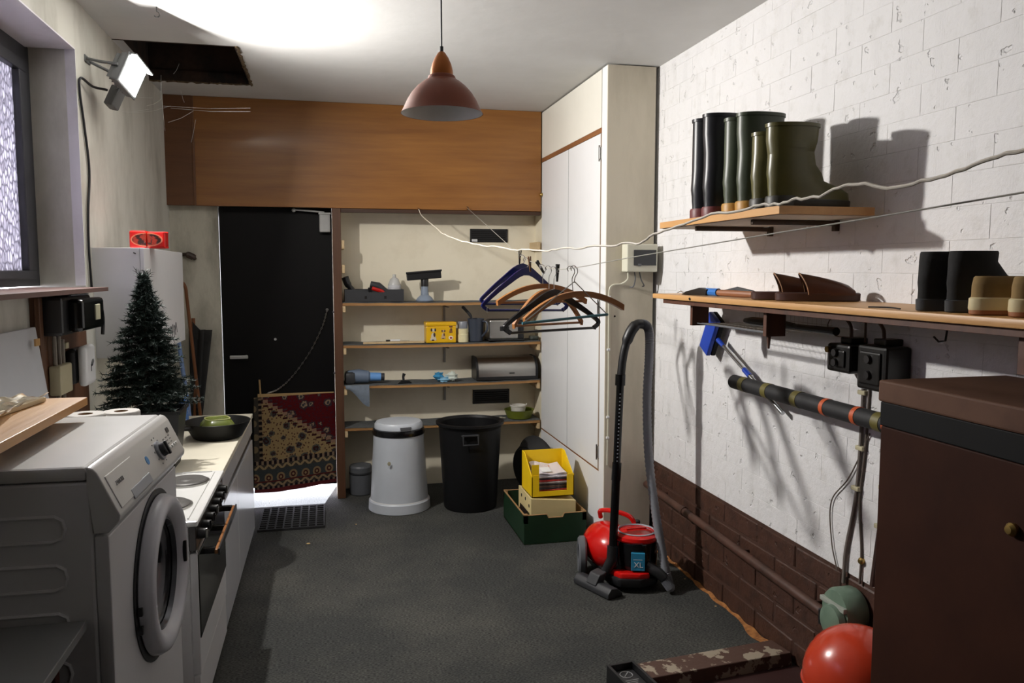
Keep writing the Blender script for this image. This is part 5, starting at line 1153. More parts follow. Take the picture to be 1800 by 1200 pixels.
# wellington boots: loft of rings (toe towards the wall, +X)
def loft(b, rings, n=26, cap0=True, cap1=False):
    R = []
    for (z, c, a, w, taper) in rings:
        rr_ = []
        for i in range(n):
            th = 2 * PI * i / n; x = math.cos(th); y = math.sin(th)
            ww = w * (1 - taper * max(0, x) ** 2)
            rr_.append(b.v((c + a * x, ww * math.copysign(abs(y) ** .85, y), z)))
        R.append(rr_)
    for p, q in zip(R, R[1:]): b.bridge(p, q)
    if cap0: b.f(R[0][::-1])
    if cap1: b.f(R[-1])
    return b
def boot(loc, h, L, mat, msole, label, group, mband=None, rz=0, shaft=(.082, .047)):
    t = thing('wellington_boot', label, 'boot', loc, rz, group)
    a = L / 2
    up = [(.026, a, a - .004, .046, .12), (.05, a - .002, a - .006, .0465, .15), (.07, a - .02, a - .022, .0465, .15), (.09, a - .05, a - .052, .048, .1), (.115, .096, .098, .047, .05), (.145, .085, .085, .046, 0), (.19, .082, .080, .047, 0),
          (h * .62, .08, .078, .047, 0), (h * .8, .084, shaft[0], .048, 0), (h - .012, .086, shaft[0] + .002, shaft[1], 0), (h - .012, .086, shaft[0] + .006, shaft[1] + .003, 0), (h, .086, shaft[0] + .006, shaft[1] + .003, 0),
          (h, .086, shaft[0] - .004, shaft[1] - .006, 0), (h * .7, .082, .068, .05, 0), (.2, .078, .055, .036, 0)]
    loft(MB(), up, cap1=True).build('upper', mat, t, world=False, sharp=50)
    s = MB(); loft(s, [(.0005, a, a - .002, .045, .12), (.004, a, a, .047, .12), (.024, a, a + .001, .048, .12), (.0265, a, a - .004, .046, .12)], cap1=True)
    s.build('sole', msole, t, world=False)
    he = MB(); loft(he, [(.001, .05, .052, .0475, 0), (.03, .05, .053, .0485, 0), (.038, .052, .052, .047, 0)], 20, cap1=True); he.build('heel', mband or msole, t, world=False)
    return t
m_bkb = M('black_rubber_boot', (24, 25, 30), .38, var=.15, vs=12); m_gnb = M('dark_green_rubber', (58, 66, 48), .42, var=.1, vs=10); m_olb = M('olive_rubber', (82, 78, 38), .36, var=.14, vs=10)
m_mar = M('maroon_heel', (98, 42, 42), .5, var=.1); m_och = M('ochre_sole', (168, 122, 44), .5, var=.1)
BS = 1.833
boot((1.46, 3.045, BS), .397, .295, m_bkb, m_brub, 'black wellington boot with maroon heel, at the cupboard end of the boot shelf', 'black boots', m_mar)
boot((1.457, 2.935, BS), .397, .295, m_bkb, m_brub, 'taller looking black wellington boot with maroon heel, against the dark green boots', 'black boots', m_mar, shaft=(.088, .048))
boot((1.46, 2.775, BS), .352, .275, m_gnb, m_och, 'dark green wellington boot with ochre heel next to the black pair', 'dark green boots', m_och)
boot((1.46, 2.672, BS), .352, .275, m_gnb, m_och, 'dark green wellington boot with ochre heel behind the olive pair', 'dark green boots', m_och, shaft=(.088, .048))
boot((1.46, 2.572, BS), .266, .285, m_olb, M('dark_olive_sole', (44, 42, 34), .5), 'short olive wellington boot squeezed beside the dark green boot', 'olive boots', rz=-.03)
boot((1.46, 2.468, BS), .279, .305, m_olb, M('dark_olive_sole', (44, 42, 34), .5), 'short olive wellington boot in full side view at the end of the shelf', 'olive boots', rz=-.05, shaft=(.09, .05))

# sandals: mules seen from the side, toe towards the wall and camera
def sandal(loc, rz, label):
    t = thing('leather_sandal', label, 'sandal', loc, rz, 'brown leather mules')
    m_l = M('dark_brown_leather', (84, 48, 30), .38, var=.15, vs=14); m_s = M('dark_brown_sole', (66, 40, 32), .4, var=.1)
    loft(MB(), [(.0005, .14, .138, .044, .1), (.004, .14, .142, .047, .1), (.026, .14, .143, .048, .1), (.03, .14, .138, .045, .1)], cap1=True).build('sole', m_s, t, world=False)
    def strap(u, v):
        th = PI * u; x = .105 + v * .155 - .028 * (1 - v) ** 1.5 * math.sin(th) ** 1.5; hgt = .016 + .058 * (1 - v) ** .6; return (x, .047 * (1 - .22 * v ** 3) * math.cos(th), .024 + hgt * math.sin(th) ** (.6 + .3 * (1 - v)))
    MB().grid(strap, 16, 8, (-.003, 0, -.003)).build('strap', m_l, t, world=False)
    MB().tube([strap(i / 16, 0) for i in range(17)], .0022, 5).build('stitched_edge', M('tan_thread', (150, 108, 70), .6), t, world=False)
LT = LZ_ + .0008
sandal((1.535, 2.685, LT), -.45, 'brown leather mule with open strap, nearer the hammer on the long shelf')
sandal((1.555, 2.555, LT), -.45, 'brown leather mule with open strap, nearer the black ankle boots')
# hammer with blue collar and old tool
t = thing('claw_hammer', 'wooden handled hammer with blue grip tape lying on the long shelf', 'hammer', (1.60, 3.0, LT))
MB().tube([(1.58, 3.04, LT + .016), (1.60, 2.86, LT + .014), (1.62, 2.765, LT + .014)], [.013, .014, .012], 10).build('handle', wood('ash_handle', (150, 98, 62), (120, 74, 46), axis=1), t)
MB().tube([(1.575, 3.12, LT + .017), (1.58, 3.03, LT + .017)], .0165, 10).build('blue_collar', M('blue_tape', (40, 110, 190), .4), t)
MB().prism([(3.34, LT), (3.10, LT + .002), (3.09, LT + .028), (3.16, LT + .034), (3.28, LT + .016)], 'yz', 1.555, 1.585, .003).build('head', m_iron, t)
t = thing('garden_trowel', 'worn metal scraper with dark grip lying behind the hammer', 'scraper', (1.66, 3.1, LT))
MB().prism([(3.40, LT + .001), (3.14, LT + .001), (3.12, LT + .012), (3.36, LT + .008)], 'yz', 1.62, 1.67, .001).build('blade', M('worn_steel', (150, 146, 134), .5, .6), t)
MB().tube([(1.645, 3.14, LT + .012), (1.65, 3.0, LT + .028), (1.655, 2.88, LT + .018)], [.008, .013, .010], 8).build('grip', m_charc, t)
solo(MB().tube(spline([(1.60, 3.47, LT + .003), (1.61, 3.455, LT + .012), (1.625, 3.47, LT + .006), (1.62, 3.40, LT + .003), (1.63, 3.35, LT + .003)], 5), .002, 5), 'wire_hook', m_steel, (1.61, 3.45, LT), 'thin bent wire hook lying at the fuse box end of the long shelf', 'hook')
# black suede ankle boots
def ankle(loc, rz, label):
    t = thing('ankle_boot', label, 'boot', loc, rz, 'black suede ankle boots')
    m_su = M('black_suede', (26, 25, 25), .9, var=.25, vs=20, bump=.1)
    up = [(.03, .14, .134, .038, .12), (.055, .137, .13, .0375, .15), (.075, .11, .105, .037, .12), (.095, .085, .078, .037, .05), (.13, .07, .062, .037, 0), (.152, .072, .062, .0375, 0), (.157, .072, .060, .035, 0), (.12, .07, .05, .027, 0)]
    loft(MB(), up, cap1=False).build('upper', m_su, t, world=False, sharp=60)
    MB(Matrix.Translation((.0, 0, 0))).box(.03, .11, -.024, .024, .118, .122).build('lining', M('pale_lining', (120, 104, 92), .9), t, world=False)
    loft(MB(), [(.0005, .14, .135, .036, .12), (.003, .14, .138, .038, .12), (.03, .14, .139, .039, .12), (.034, .14, .132, .037, .12)], cap1=True).build('sole', M('dark_grey_sole', (50, 52, 54), .6), t, world=False)
ankle((1.53, 1.828, LT), -.12, 'black suede ankle boot, the one nearer the brown sandals')
ankle((1.545, 1.742, LT), -.12, 'black suede ankle boot, the one nearer the tan shoes')
def tan_shoe(loc, rz, label):
    t = thing('tan_shoe', label, 'shoe', loc, rz, 'tan suede shoes')
    m_ta = M('tan_suede', (132, 106, 62), .85, var=.12, vs=18)
    loft(MB(), [(.026, .135, .13, .041, .12), (.05, .135, .127, .041, .15), (.07, .12, .112, .039, .12), (.09, .08, .068, .034, .05), (.094, .078, .062, .029, .05), (.07, .09, .06, .026, .05)], cap1=True).build('upper', m_ta, t, world=False, sharp=60)
    loft(MB(), [(.012, .136, .133, .0435, .12), (.016, .136, .1345, .0445, .12), (.04, .136, .1335, .0435, .12), (.043, .136, .129, .041, .12)], cap1=True).build('cream_foxing', M('cream_rubber', (206, 192, 150), .6, var=.08), t, world=False)
    loft(MB(), [(.0005, .136, .129, .042, .12), (.003, .136, .132, .044, .12), (.0135, .136, .133, .0435, .12)], cap1=True).build('gum_sole', M('gum_rubber', (146, 92, 54), .6, var=.15, vs=30), t, world=False)
tan_shoe((1.515, 1.632, LT), -.2, 'tan suede shoe with cream rubber heel, beside the black ankle boots')
tan_shoe((1.53, 1.53, LT), -.2, 'tan suede shoe with cream rubber heel, at the outer end of the shoe row')
solo(MB().tube(spline([(1.53, 2.02, LT + .002), (1.55, 1.96, LT + .003), (1.54, 1.9, LT + .002)], 5), .0022, 5), 'shoe_lace', m_bplas, (1.54, 1.96, LT), 'short dark lace lying before the black ankle boots', 'lace')

# ------------------------------------------------------------------ switch boxes, pipes, cables
def switch(y0, y1, z0, z1, d, label):
    t = thing('switch_box', label, 'switch box', (XR - .05, (y0 + y1) / 2, z0))
    MB().box(XR - d, XR - .001, y0, y1, z0, z1, .01).build('case', M('bakelite_black', (20, 18, 17), .35, var=.2), t)
    MB().box(XR - d - .008, XR - d + .002, y0 + .02, y1 - .02, z0 + .02, z1 - .02, .006).build('cover', M('bakelite_black', (20, 18, 17)), t)
    for z in (z0 + (z1 - z0) * .35, z0 + (z1 - z0) * .7):
        MB().cyl((XR - d - .007, (y0 + y1) / 2, z), (XR - d - .018, (y0 + y1) / 2, z), .016, .013, n=14).build('screw_plug', m_iron, t)
    MB().box(XR - d * .7, XR - .001, (y0 + y1) / 2 - .03, (y0 + y1) / 2 + .03, z1, z1 + .022, .004).build('gland', M('bakelite_black', (20, 18, 17)), t)
    return t
s1 = switch(2.40, 2.53, 1.262, 1.362, .10, 'smaller black bakelite switch box under the long shelf')
q = at(1458, 615, X=XR - .11); MB().cyl((XR - .10, 2.505, 1.34), (XR - .118, 2.505, 1.34), .011, n=12).build('indicator', m_brass, s1)
switch(2.215, 2.36, 1.222, 1.372, .10, 'larger black bakelite switch box above the brown boiler')
m_wire = M('brown_flex', (92, 70, 56), .6)
for i, pts in enumerate(([(1.80, 2.46, 1.384), (1.80, 2.47, 1.43), (1.80, 2.53, 1.468)], [(1.80, 2.47, 1.384), (1.80, 2.56, 1.385), (1.80, 2.60, 1.42), (1.80, 2.555, 1.468)], [(1.81, 2.40, 1.372), (1.81, 2.40, 1.468)], [(1.80, 2.29, 1.394), (1.80, 2.30, 1.43), (1.80, 2.35, 1.468)])):
    solo(MB().tube(spline(pts, 6), [.006, .002, .004, .006][i], 6), 'switch_wire', m_wire, pts[0], ['thick brown flex rising from the smaller switch box', 'thin looped wire beside the smaller switch box', 'straight brown flex rising between the two switch boxes', 'thick brown flex rising from the larger switch box'][i], 'wire')
cab = [('grey cable running down the white wall below the smaller switch box', [(XR - .008, 2.44, 1.262), (XR - .008, 2.445, 1.0), (XR - .008, 2.46, .8), (XR - .010, 2.50, .60), (XR - .012, 2.505, .47)], .007),
       ('thinner cable beside the grey cable below the smaller switch box', [(XR - .006, 2.41, 1.262), (XR - .006, 2.42, 1.0), (XR - .006, 2.44, .8), (XR - .006, 2.42, .62), (XR - .008, 2.42, .50)], .0045),
       ('brown conduit running down the wall below the larger switch box', [(XR - .01, 2.29, 1.222), (XR - .01, 2.295, .95), (XR - .01, 2.33, .68), (XR - .01, 2.35, .52)], .0095),
       ('thin loose wire bowing away from the grey cable on the white wall', [(XR - .006, 2.40, 1.05), (XR - .008, 2.50, .87), (XR - .008, 2.60, .75), (XR - .008, 2.59, .6), (XR - .008, 2.55, .50)], .0025)]
for i, (lb, pts, r) in enumerate(cab):
    solo(MB().tube(spline(pts, 8), r, 8), 'wall_cable', [M('grey_cable', (112, 104, 98), .5), M('dusty_cable', (96, 86, 78), .5), M('brown_conduit', (62, 44, 38), .5), M('dusty_cable', (96, 86, 78))][i], pts[-1], lb, 'cable')
for (y, z, lb) in ((2.44, 1.19, 'topmost cream saddle clip on the grey wall cable'), (2.44, .99, 'middle cream saddle clip on the grey wall cable'), (2.455, .84, 'lowest cream saddle clip on the grey wall cable'), (2.295, .99, 'topmost cream saddle clip on the brown conduit'), (2.325, .74, 'lowest cream saddle clip on the brown conduit'), (2.31, .88, 'middle cream saddle clip on the brown conduit')):
    solo(MB().box(XR - .02, XR - .0, y - .02, y + .02, z - .008, z + .008, .003), 'cable_saddle', m_beige, (XR - .01, y, z), lb, 'clip', 'cable saddles on the white wall')
q = at(1513, 986, X=XR - .01); solo(MB().lathe([(0, 0), (.012, 0), (.013, .01), (.008, .016), (0, .017)], (XR - .001, q.y, q.z), 12, Matrix.Rotation(-PI / 2, 4, 'Y')), 'wall_plug', m_brass, (XR, q.y, q.z), 'small brass coloured screw knob low on the white wall', 'knob')
# wire hook hanging on shelf right
a = at(1668, 570, X=1.70); solo(MB().tube([(1.70, a.y, LZ_ - .0222), (1.70, a.y + .01, LZ_ - .09), (1.70, a.y + .035, LZ_ - .095), (1.70, a.y + .055, LZ_ - .082)], .003, 6), 'shelf_hook', m_iron, (1.70, a.y, LZ_ - .09), 'bent wire hook hanging under the long shelf above the boiler', 'hook')

# insulated pipe from the boiler
t = thing('insulated_pipe', 'black foam-insulated pipe with tape bands sticking out from the boiler', 'pipe', (1.75, 2.5, 1.10))
p0, p1 = Vector((1.755, 3.20, 1.128)), Vector((1.745, 1.845, 1.128))
MB().tube([p0, p1], .031, 20).build('insulation', M('black_foam', (26, 26, 28), .7, var=.15), t)
for k, c_ in ((.06, 0), (.20, 0), (.36, 0), (.50, 1), (.63, 1), (.71, 0), (.75, 1)):
    c0 = p0.lerp(p1, k); c1 = p0.lerp(p1, k + (.016 if c_ else .028)); MB().tube([c0, c1], .0325, 20).build('tape_band', [M('olive_tape', (98, 90, 42), .5, var=.2), M('orange_tape', (190, 84, 40), .5, var=.1)][c_], t)
for y in (2.95, 2.35): MB().tube([(1.84, y, 1.128), (1.775, y, 1.128)], .006, 6).build('wall_stay', m_iron, t)
# squeegee tucked behind the pipe
t = thing('squeegee', 'blue headed squeegee with silver pole wedged behind the insulated pipe', 'squeegee', (1.80, 3.2, 1.03))
hc = at(1249, 588, X=1.79); tip = at(1376, 726, X=1.815); ne = at(1262, 597, X=1.80)
d_ = (tip - ne).normalized()
MB().tube([ne + d_ * .04, ne.lerp(tip, .45)], .0085, 10).tube([ne.lerp(tip, .52), tip], .010, 12).build('pole', M('silver_pole', (176, 178, 180), .25, .9, var=.05), t)
MB().tube([ne, ne + d_ * .06], [.012, .010], 10).tube([ne.lerp(tip, .44), ne.lerp(tip, .53)], .0125, 10).build('blue_joint', m_blu, t)
u1, u2 = at(1257, 556, X=1.79), at(1239, 616, X=1.79); w_ = (u2 - u1); wn = w_.normalized(); nrm = Vector((1, 0, 0)).cross(wn).normalized()
hm = Matrix(((1, nrm.x, wn.x, (u1.x + u2.x) / 2), (0, nrm.y, wn.y, (u1.y + u2.y) / 2), (0, nrm.z, wn.z, (u1.z + u2.z) / 2), (0, 0, 0, 1)))
L_ = w_.length / 2
MB(hm).box(-.012, .010, -.045, .045, -L_, L_, .004).build('head', m_blu, t); MB(hm).box(.010, .034, -.05, .05, -L_ * .98, L_ * .98, .006).build('sponge', M('black_sponge', (26, 26, 28), .9, bump=.3), t)
# brown heating pipe along the wall base
m_bp = M('brown_painted_pipe', (76, 50, 40), .45, rgb2=(58, 38, 30), vs=10, mix_lo=.45, mix_hi=.65, bump=.15, bs=30)
t = thing('heating_pipe', 'brown painted heating pipe running along the foot of the right wall', 'pipe', (1.79, 3.3, .3))
MB().tube([(1.80, 4.28, .375), (1.80, 3.3, .352), (1.80, 2.525, .3335)], .021, 16).build('tube', m_bp, t)
MB().tube([(1.80, 3.80, .3635), (1.80, 3.765, .363)], .0245, 16).build('coupling', m_bp, t)
for y in (4.1, 3.2, 2.65): MB().tube([(1.80, y, .349 + (y - 3.2) * .022), (XR + .004, y, .349 + (y - 3.2) * .022)], .008, 8).build('bracket', m_bp, t)

# torn edge of the carpet along the wall
def edge(u, v):
    y = 4.28 - u * 1.33; w = .010 + .016 * abs(math.sin(u * 23)) * abs(math.sin(u * 7 + 1)) + .022 * max(0, math.sin((u - .78) * 14)) * (u > .78)
    return (XR - .004 - v * w, y, .004 + .010 * math.sin(u * 31) ** 2 * (1 - v))
solo(MB().grid(edge, 120, 2, (0, 0, -.003)), 'torn_underlay', M('orange_underlay', (168, 112, 58), .9, rgb2=(120, 74, 36), vs=30, mix_lo=.4, mix_hi=.65, bump=.4), (XR - .01, 3.6, 0), 'ragged orange-brown underlay edge along the foot of the right wall', 'underlay')

# ------------------------------------------------------------------ boiler, kerb, pump, red vessel
m_boil = M('brown_boiler_paint', (54, 29, 19), .7, spec=.12, rgb2=(42, 21, 14), mix_lo=.35, mix_hi=.75, vs=5, bump=.1, bs=20, det=8)
t = thing('boiler_casing', 'large dark brown metal boiler casing with a black band near its top', 'boiler', (1.64, 1.3, .06))
MB().box(1.438, 1.835, .55, 1.83, .06, 1.207, .004).build('casing', m_boil, t)
MB().box(1.436, 1.836, .55, 1.832, 1.2075, 1.272, .003).build('black_band', M('matt_black_band', (11, 11, 12), .7, spec=.2), t)
MB().box(1.430, 1.838, .55, 1.836, 1.2725, 1.33, .006).build('lid', M('lamplit_brown_lid', (92, 66, 52), .7, rgb2=(74, 50, 40), vs=6, mix_lo=.4, mix_hi=.7, spec=.2), t)  # lid coloured lighter than the casing, standing in for lamplight from above
q = at(1783, 930, X=1.438); MB().lathe([(0, 0), (.014, 0), (.015, .01), (.009, .018), (0, .019)], (1.4385, q.y, q.z), 14, Matrix.Rotation(-PI / 2, 4, 'Y')).build('screw', m_brass, t)
solo(MB().box(1.40, XR - .005, .5, 1.95, .001, .0595, .004), 'boiler_plinth', m_mortar_b, (1.62, 1.2, 0), 'low brown painted plinth under the boiler casing', 'plinth')
m_kerb = M('flaking_brown_kerb', (78, 54, 44), .7, rgb2=(150, 138, 120), mix_lo=.535, mix_hi=.56, vs=13, bump=.3, bs=40, det=9)
kb_ = MB(Matrix.Translation((1.20, 2.80, 0)) @ Matrix.Rotation(.10, 4, 'Z')); kb_.prism([(-.06, .001), (.085, .001), (.08, .05), (-.05, .055)], 'yz', -.04, .63, .004)
solo(kb_, 'floor_kerb', m_kerb, (1.5, 2.8, 0), 'low brown kerb with flaking paint crossing the floor to the right wall', 'kerb')
struct(MB().prism([(1.18, 2.76), (XR - .001, 2.80), (XR - .001, -1.2), (1.18, -1.2)], 'xy', .0005, .004).build('floor_boiler_bay', M('maroon_floor_paint', (52, 28, 26), .5, var=.15)))
# red expansion vessel
m_rv = M('red_vessel_lacquer', (190, 60, 34), .25, var=.05, coat=.3)
vx, vy, vz = 1.655, 2.17, .30
t = thing('expansion_vessel', 'glossy red round expansion vessel behind the brown boiler', 'expansion vessel', (vx, vy, 0))
MB().sph((vx, vy, vz), .168, (1, 1, 1), 40).build('shell', m_rv, t)
MB().tube([(vx + .169 * math.cos(i * PI / 24), vy + .169 * math.sin(i * PI / 24), vz - .02) for i in range(48)], .004, 6, closed=True).build('seam', m_rv, t)
for a in (.5, 2.6, 4.7): MB().tube([(vx + .11 * math.cos(a), vy + .11 * math.sin(a), vz - .12), (vx + .14 * math.cos(a), vy + .14 * math.sin(a), .005)], .01, 8).build('leg', m_iron, t)
# green pump
m_pg = M('pale_green_enamel', (104, 126, 108), .4, rgb2=(84, 104, 90), vs=10, mix_lo=.45, mix_hi=.7)
t = thing('circulation_pump', 'pale green cast circulation pump beside the red vessel', 'pump', (1.765, 2.46, .25))
pm = Matrix.Translation((1.79, 2.435, .40)) @ Matrix.Rotation(-PI / 2 , 4, 'Y')
MB().lathe([(0, -.05), (.078, -.05), (.083, -.04), (.083, .02), (.074, .035), (.05, .04), (0, .04)], (0, 0, 0), 36, pm).build('casing', m_pg, t)
MB().lathe([(.06, .04), (.062, .042), (.058, .065), (.04, .072), (0, .072)], (0, 0, 0), 28, pm @ Matrix.Translation((-.03, -.015, 0))).build('motor', m_pg, t)
MB().box(1.740, 1.757, 2.365, 2.505, .418, .436, .003, m=None).build('rib', M('pale_rib', (150, 156, 146), .5), t)
MB().box(1.735, 1.75, 2.45, 2.505, .325, .385, .004).build('terminal_box', m_bplas, t)
MB().cyl((1.80, 2.435, .325), (1.80, 2.435, .0), .02, n=12).build('pipe_stub', m_bp, t)

# black tray at the bottom edge
q0 = at(1090, 1180, Z=.10)
t = thing('black_tray', 'black plastic tray with a round no-entry mark in its end', 'tray', (q0.x, q0.y, 0))
tm = Matrix.Translation((1.075, 2.79, 0)) @ Matrix.Rotation(.12, 4, 'Z')
tb = MB(tm); W2, Ln, hT = .058, .42, .11
tb.box(-W2, W2, -Ln, 0, .001, .06); tb.box(-W2, -W2 + .012, -Ln, 0, .06, hT, .002); tb.box(W2 - .012, W2, -Ln, 0, .06, hT, .002); tb.box(-W2 + .012, W2 - .012, -.012, 0, .06, hT, .002); tb.box(-W2 + .012, W2 - .012, -Ln, -Ln + .012, .06, hT, .002)
tb.build('body', m_bplas, t)
pn = MB(tm).box(-.044, .044, -.135, -.014, .061, .085, .002).build('marked_plate', M('dark_grey_plate', (40, 40, 42), .4), t)
rm = MB(tm); rm.tube([(.024 * math.cos(i * PI / 16), -.052 + .024 * math.sin(i * PI / 16), .0855) for i in range(32)], .0022, 6, closed=True); rm.tube([(-.014, -.066, .0855), (.014, -.038, .0855)], .003, 6); rm.build('round_mark', M('pale_grey_print', (128, 128, 128), .5), pn)
for i in range(3): MB(tm).box(-.03, .03 - i * .008, -.096 - i * .012, -.092 - i * .012, .0852, .0858).build('print_line', M('pale_grey_print', (128, 128, 128)), pn)

# ------------------------------------------------------------------ clothes lines and hangers
def plan(u, v, A, B):
    """point on the vertical plane through A-B seen at pixel (u,v)"""
    d = _F * FPX + _R * (u - 900) - _U * (v - 600); e = Vector((B[0] - A[0], B[1] - A[1]))
    n = Vector((-e.y, e.x)); s = (A[0] * n.x + A[1] * n.y) / (d.x * n.x + d.y * n.y)
    return _C + d * s
A1, B1 = (.633, 5.68), (.86, .85); A2, B2 = (.985, 5.68), (.935, .92)
m_cord = M('white_plastic_cord', (214, 206, 190), .5, var=.08); m_cord2 = M('thin_grey_line', (150, 148, 138), .5, var=.1)
l1 = [plan(u, v, A1, B1) for u, v in ((736, 368), (742, 380), (757, 392), (775, 408), (782, 412), (800, 420), (826, 427), (850, 432), (880, 434), (905, 439), (930, 438), (958, 441), (985, 437), (1020, 436), (1045, 431), (1070, 433), (1100, 427), (1125, 427), (1150, 412), (1190, 398), (1250, 377), (1300, 370), (1335, 360), (1370, 358), (1400, 350), (1440, 345), (1475, 330), (1510, 322), (1560, 330), (1620, 318), (1680, 303), (1740, 280), (1800, 262), (1860, 240))]
solo(MB().tube([p + Vector((0, random.uniform(-.002, .002), random.uniform(-.0022, .0022))) for p in spline(l1, 4)], .0029, 8), 'washing_line', m_cord, tuple(l1[0]), 'thick wavy white washing line running from the fascia hook past the boots', 'washing line')
l2 = [plan(u, v, A2, B2) for u, v in ((822, 366), (860, 400), (900, 436), (925, 455), (955, 468), (985, 473), (1020, 469), (1100, 454), (1200, 437), (1350, 412), (1500, 388), (1650, 363), (1800, 338), (1860, 328))]
solo(MB().tube(spline(l2, 4), .0016, 6), 'washing_line', m_cord2, tuple(l2[0]), 'thin grey washing line carrying the clothes hangers', 'washing line')
for i, (q, lb) in enumerate(((l1[0], 'small screw hook in the fascia holding the thick white line'), (l2[0], 'small screw hook in the fascia holding the thin grey line'))):
    solo(MB().tube(spline([(q.x, YF, q.z + .012), (q.x, YF - .015, q.z + .012), (q.x + .01, YF - .02, q.z), (q.x + .004, YF - .014, q.z - .008), (q.x - .006, YF - .012, q.z - .004)], 4), .002, 6), 'fascia_hook', m_iron, (q.x, YF, q.z), lb, 'hook')
for i, (u, v, A, B, lb) in enumerate(((1860, 240, A1, B1, 0), (1860, 328, A2, B2, 0))):
    q = plan(u, v, A, B)
def line2(u): # point of the thin line at pixel column u
    ks = [(822, 366), (860, 400), (900, 436), (925, 455), (955, 468), (985, 473), (1020, 469), (1100, 454)]
    for (a, b), (c, d) in zip(ks, ks[1:]):
        if a <= u <= c: return plan(u, b + (d - b) * (u - a) / (c - a), A2, B2)
def hang_frame(u, ang):
    p = line2(u); return p, Matrix.Translation(p) @ Matrix.Rotation(ang, 4, 'Z')
def wire_hook(m, drop, parent, r=.0018):
    pts = [Vector((-.014, 0, -.012)), Vector((-.018, 0, .0)), Vector((-.010, 0, .006)), Vector((0, 0, .0065)), Vector((.012, 0, -.004)), Vector((.014, 0, -.02)), Vector((.004, 0, -.036)), Vector((0, 0, -.05)), Vector((0, 0, -drop))]
    MB(m).tube(spline(pts, 4), r, 6).build('hook', m_chrome, parent)
def wood_hanger(u, ang, drop, half, rise, label, bar, mat, w=.011, dep=.022, tilt=0):
    p, m = hang_frame(u, ang); m = m @ Matrix.Rotation(tilt, 4, 'Y')
    t = thing('wooden_hanger', label, 'hanger', tuple(p - Vector((0, 0, drop))), group='clothes hangers on the line')
    def arc(k): return (half * k, -drop - rise * abs(k) ** 2.0)
    b = MB(m); n = 24; top = [arc(-1 + 2 * i / n) for i in range(n + 1)]
    poly = [(x, z) for x, z in top] + [(x * .985, z - dep) for x, z in top[::-1]]
    R = []
    for i in range(n + 1):
        (x, z), (x2, z2) = top[i], (top[i][0] * .985, top[i][1] - dep)
        R.append([b.v((x, -w, z)), b.v((x, w, z)), b.v((x2, w, z2)), b.v((x2, -w, z2))])
    for i in range(n): b.bridge(R[i], R[i + 1])
    b.f(R[0][::-1]); b.f(R[-1]); b.build('shoulder_arm', mat, t, sharp=40)
    wire_hook(m, drop + .006, t)
    if bar: MB(m).tube([(-half * .94, 0, -drop - rise - dep * .4), (half * .94, 0, -drop - rise - dep * .4)], .0055, 8).build('trouser_bar', mat, t)
    return t
m_hw = wood('hanger_beech', (168, 112, 60), (140, 88, 44), axis=0, scale=20, rough=.4)
def plastic_hanger(u, ang, drop, half, rise, low, label, mat, tilt=0):
    p, m = hang_frame(u, ang); m = m @ Matrix.Rotation(tilt, 4, 'Y')
    t = thing('plastic_hanger', label, 'hanger', tuple(p - Vector((0, 0, drop))), group='clothes hangers on the line')
    pts = spline([(-half * .9, 0, -drop - rise - low), (-half, 0, -drop - rise - low * .5), (-half * .96, 0, -drop - rise + .004), (-half * .5, 0, -drop - rise * .42), (0, 0, -drop), (half * .5, 0, -drop - rise * .42), (half * .96, 0, -drop - rise + .004), (half, 0, -drop - rise - low * .5), (half * .9, 0, -drop - rise - low)], 5)
    b = MB(m); R = []
    for i, q in enumerate(pts):
        tn = (pts[min(i + 1, len(pts) - 1)] - pts[max(i - 1, 0)]).normalized(); nn = Vector((-tn.z, 0, tn.x)); hw = .020 - .012 * abs(q.x / half) ** .6
        R.append([b.v(q + nn * hw + Vector((0, -.006, 0))), b.v(q + nn * hw + Vector((0, .006, 0))), b.v(q - nn * hw + Vector((0, .006, 0))), b.v(q - nn * hw + Vector((0, -.006, 0)))])
    for i in range(len(pts) - 1): b.bridge(R[i], R[i + 1])
    b.f(R[0][::-1]); b.f(R[-1]); b.build('frame', mat, t, sharp=40)
    MB(m).tube([(-half * .92, 0, -drop - rise - low), (half * .92, 0, -drop - rise - low)], .006, 8).build('bar', mat, t)
    for s in (-1, 1): MB(m).tube([(s * half * .93, -.004, -drop - rise - low * .9 + .012 * math.cos(a)) for a in (0, 1.5, 3)] , .003, 5).build('clip', m_chrome, t)
    wire_hook(m, drop + .004, t)
m_nav = M('navy_plastic', (14, 24, 84), .25, var=.1)
plastic_hanger(919, .25, .055, .225, .155, .03, 'glossy navy plastic hanger at the cupboard end of the line', m_nav, .02)
plastic_hanger(926, .2, .06, .228, .158, .035, 'navy plastic hanger with flat shoulders, second on the line', m_nav, .02)
wood_hanger(954, .2, .08, .23, .075, 'wooden hanger with trouser bar, hanging behind the others', True, m_hw)
wood_hanger(965, .42, .095, .2, .15, 'wooden hanger with steep shoulders and bar in the middle of the line', True, m_hw, .009, .02)
plastic_hanger(974, .45, .11, .27, .125, .035, 'black plastic hanger hanging lowest among the wooden ones', M('gloss_black_hanger', (12, 12, 16), .2), 0)
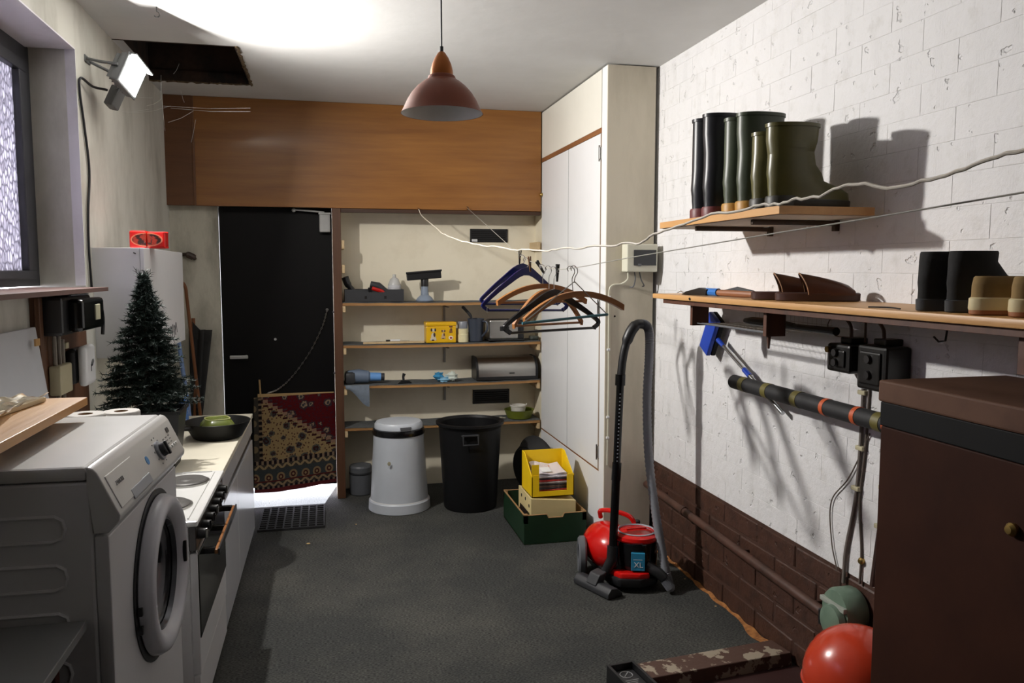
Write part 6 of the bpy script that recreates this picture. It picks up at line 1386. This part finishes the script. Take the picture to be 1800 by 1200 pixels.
wood_hanger(1004, .2, .095, .23, .08, 'thick curved wooden hanger without a bar, nearest the fuse box', False, m_hw, .012, .024, -.1)
p, m = hang_frame(1010, .25); t = thing('wire_hanger', 'thin teal coated wire trouser hanger among the wooden hangers', 'hanger', tuple(p - Vector((0, 0, .2))), group='clothes hangers on the line')
MB(m).tube([(-.235, 0, -.215), (.16, 0, -.19)], .0055, 8).build('teal_bar', M('teal_plastic', (66, 120, 132), .4), t); wire_hook(m, .06, t); MB(m).tube([(0, 0, -.055), (-.232, 0, -.213)], .002, 6).tube([(0, 0, -.055), (.158, 0, -.19)], .002, 6).build('wire_frame', m_steel, t)
for i, (u, mt_) in enumerate(((914, m_iron), (931, wood('peg_wood', (120, 84, 52), (90, 60, 36))), (980, m_bplas), (947, m_iron))):
    p = line2(u); g = Matrix.Translation(p) @ Matrix.Rotation(.25 * (i - 1), 4, 'Z') @ Matrix.Rotation([.05, -.08, .04, -.7][i], 4, 'Y')
    t = thing('clothes_peg', ['dark clothes peg, outermost towards the fascia on the thin line', 'brown wooden clothes peg beside the navy hangers', 'black clothes peg above the middle of the hangers', 'dark clothes peg tilted on the line between the navy and wooden hangers'][i], 'clothes peg', tuple(p), group='clothes pegs on the line')
    for s in (-1, 1): MB(g @ Matrix.Rotation(s * .07, 4, 'Y')).box(s * .004 - .003, s * .004 + .003, -.005, .005, -.055, .02, .001).build('leg', mt_, t)
    MB(g).tube([(.006 * math.cos(a), -.006, -.012 + .005 * math.sin(a)) for a in [k * .7 for k in range(9)]], .0012, 5).build('spring', m_chrome, t)

# small litter on the carpet
for i, (u, v, s) in enumerate(((542, 955, .012), (626, 921, .006), (1204, 1017, .006), (1258, 1065, .006))):
    q = at(u, v, Z=.003); solo(MB().sph((q.x, q.y, .003), s, (1, .7, .3), 8), 'carpet_crumb', M('pale_crumb', (190, 160, 110), .8), (q.x, q.y, 0), ['brown leaf scrap on the carpet beside the doormat', 'tiny pale crumb on the carpet before the pale grey bin', 'tiny pale crumb beside the vacuum cleaner hose', 'tiny pale crumb on the carpet by the brown wall base'][i], 'crumb')
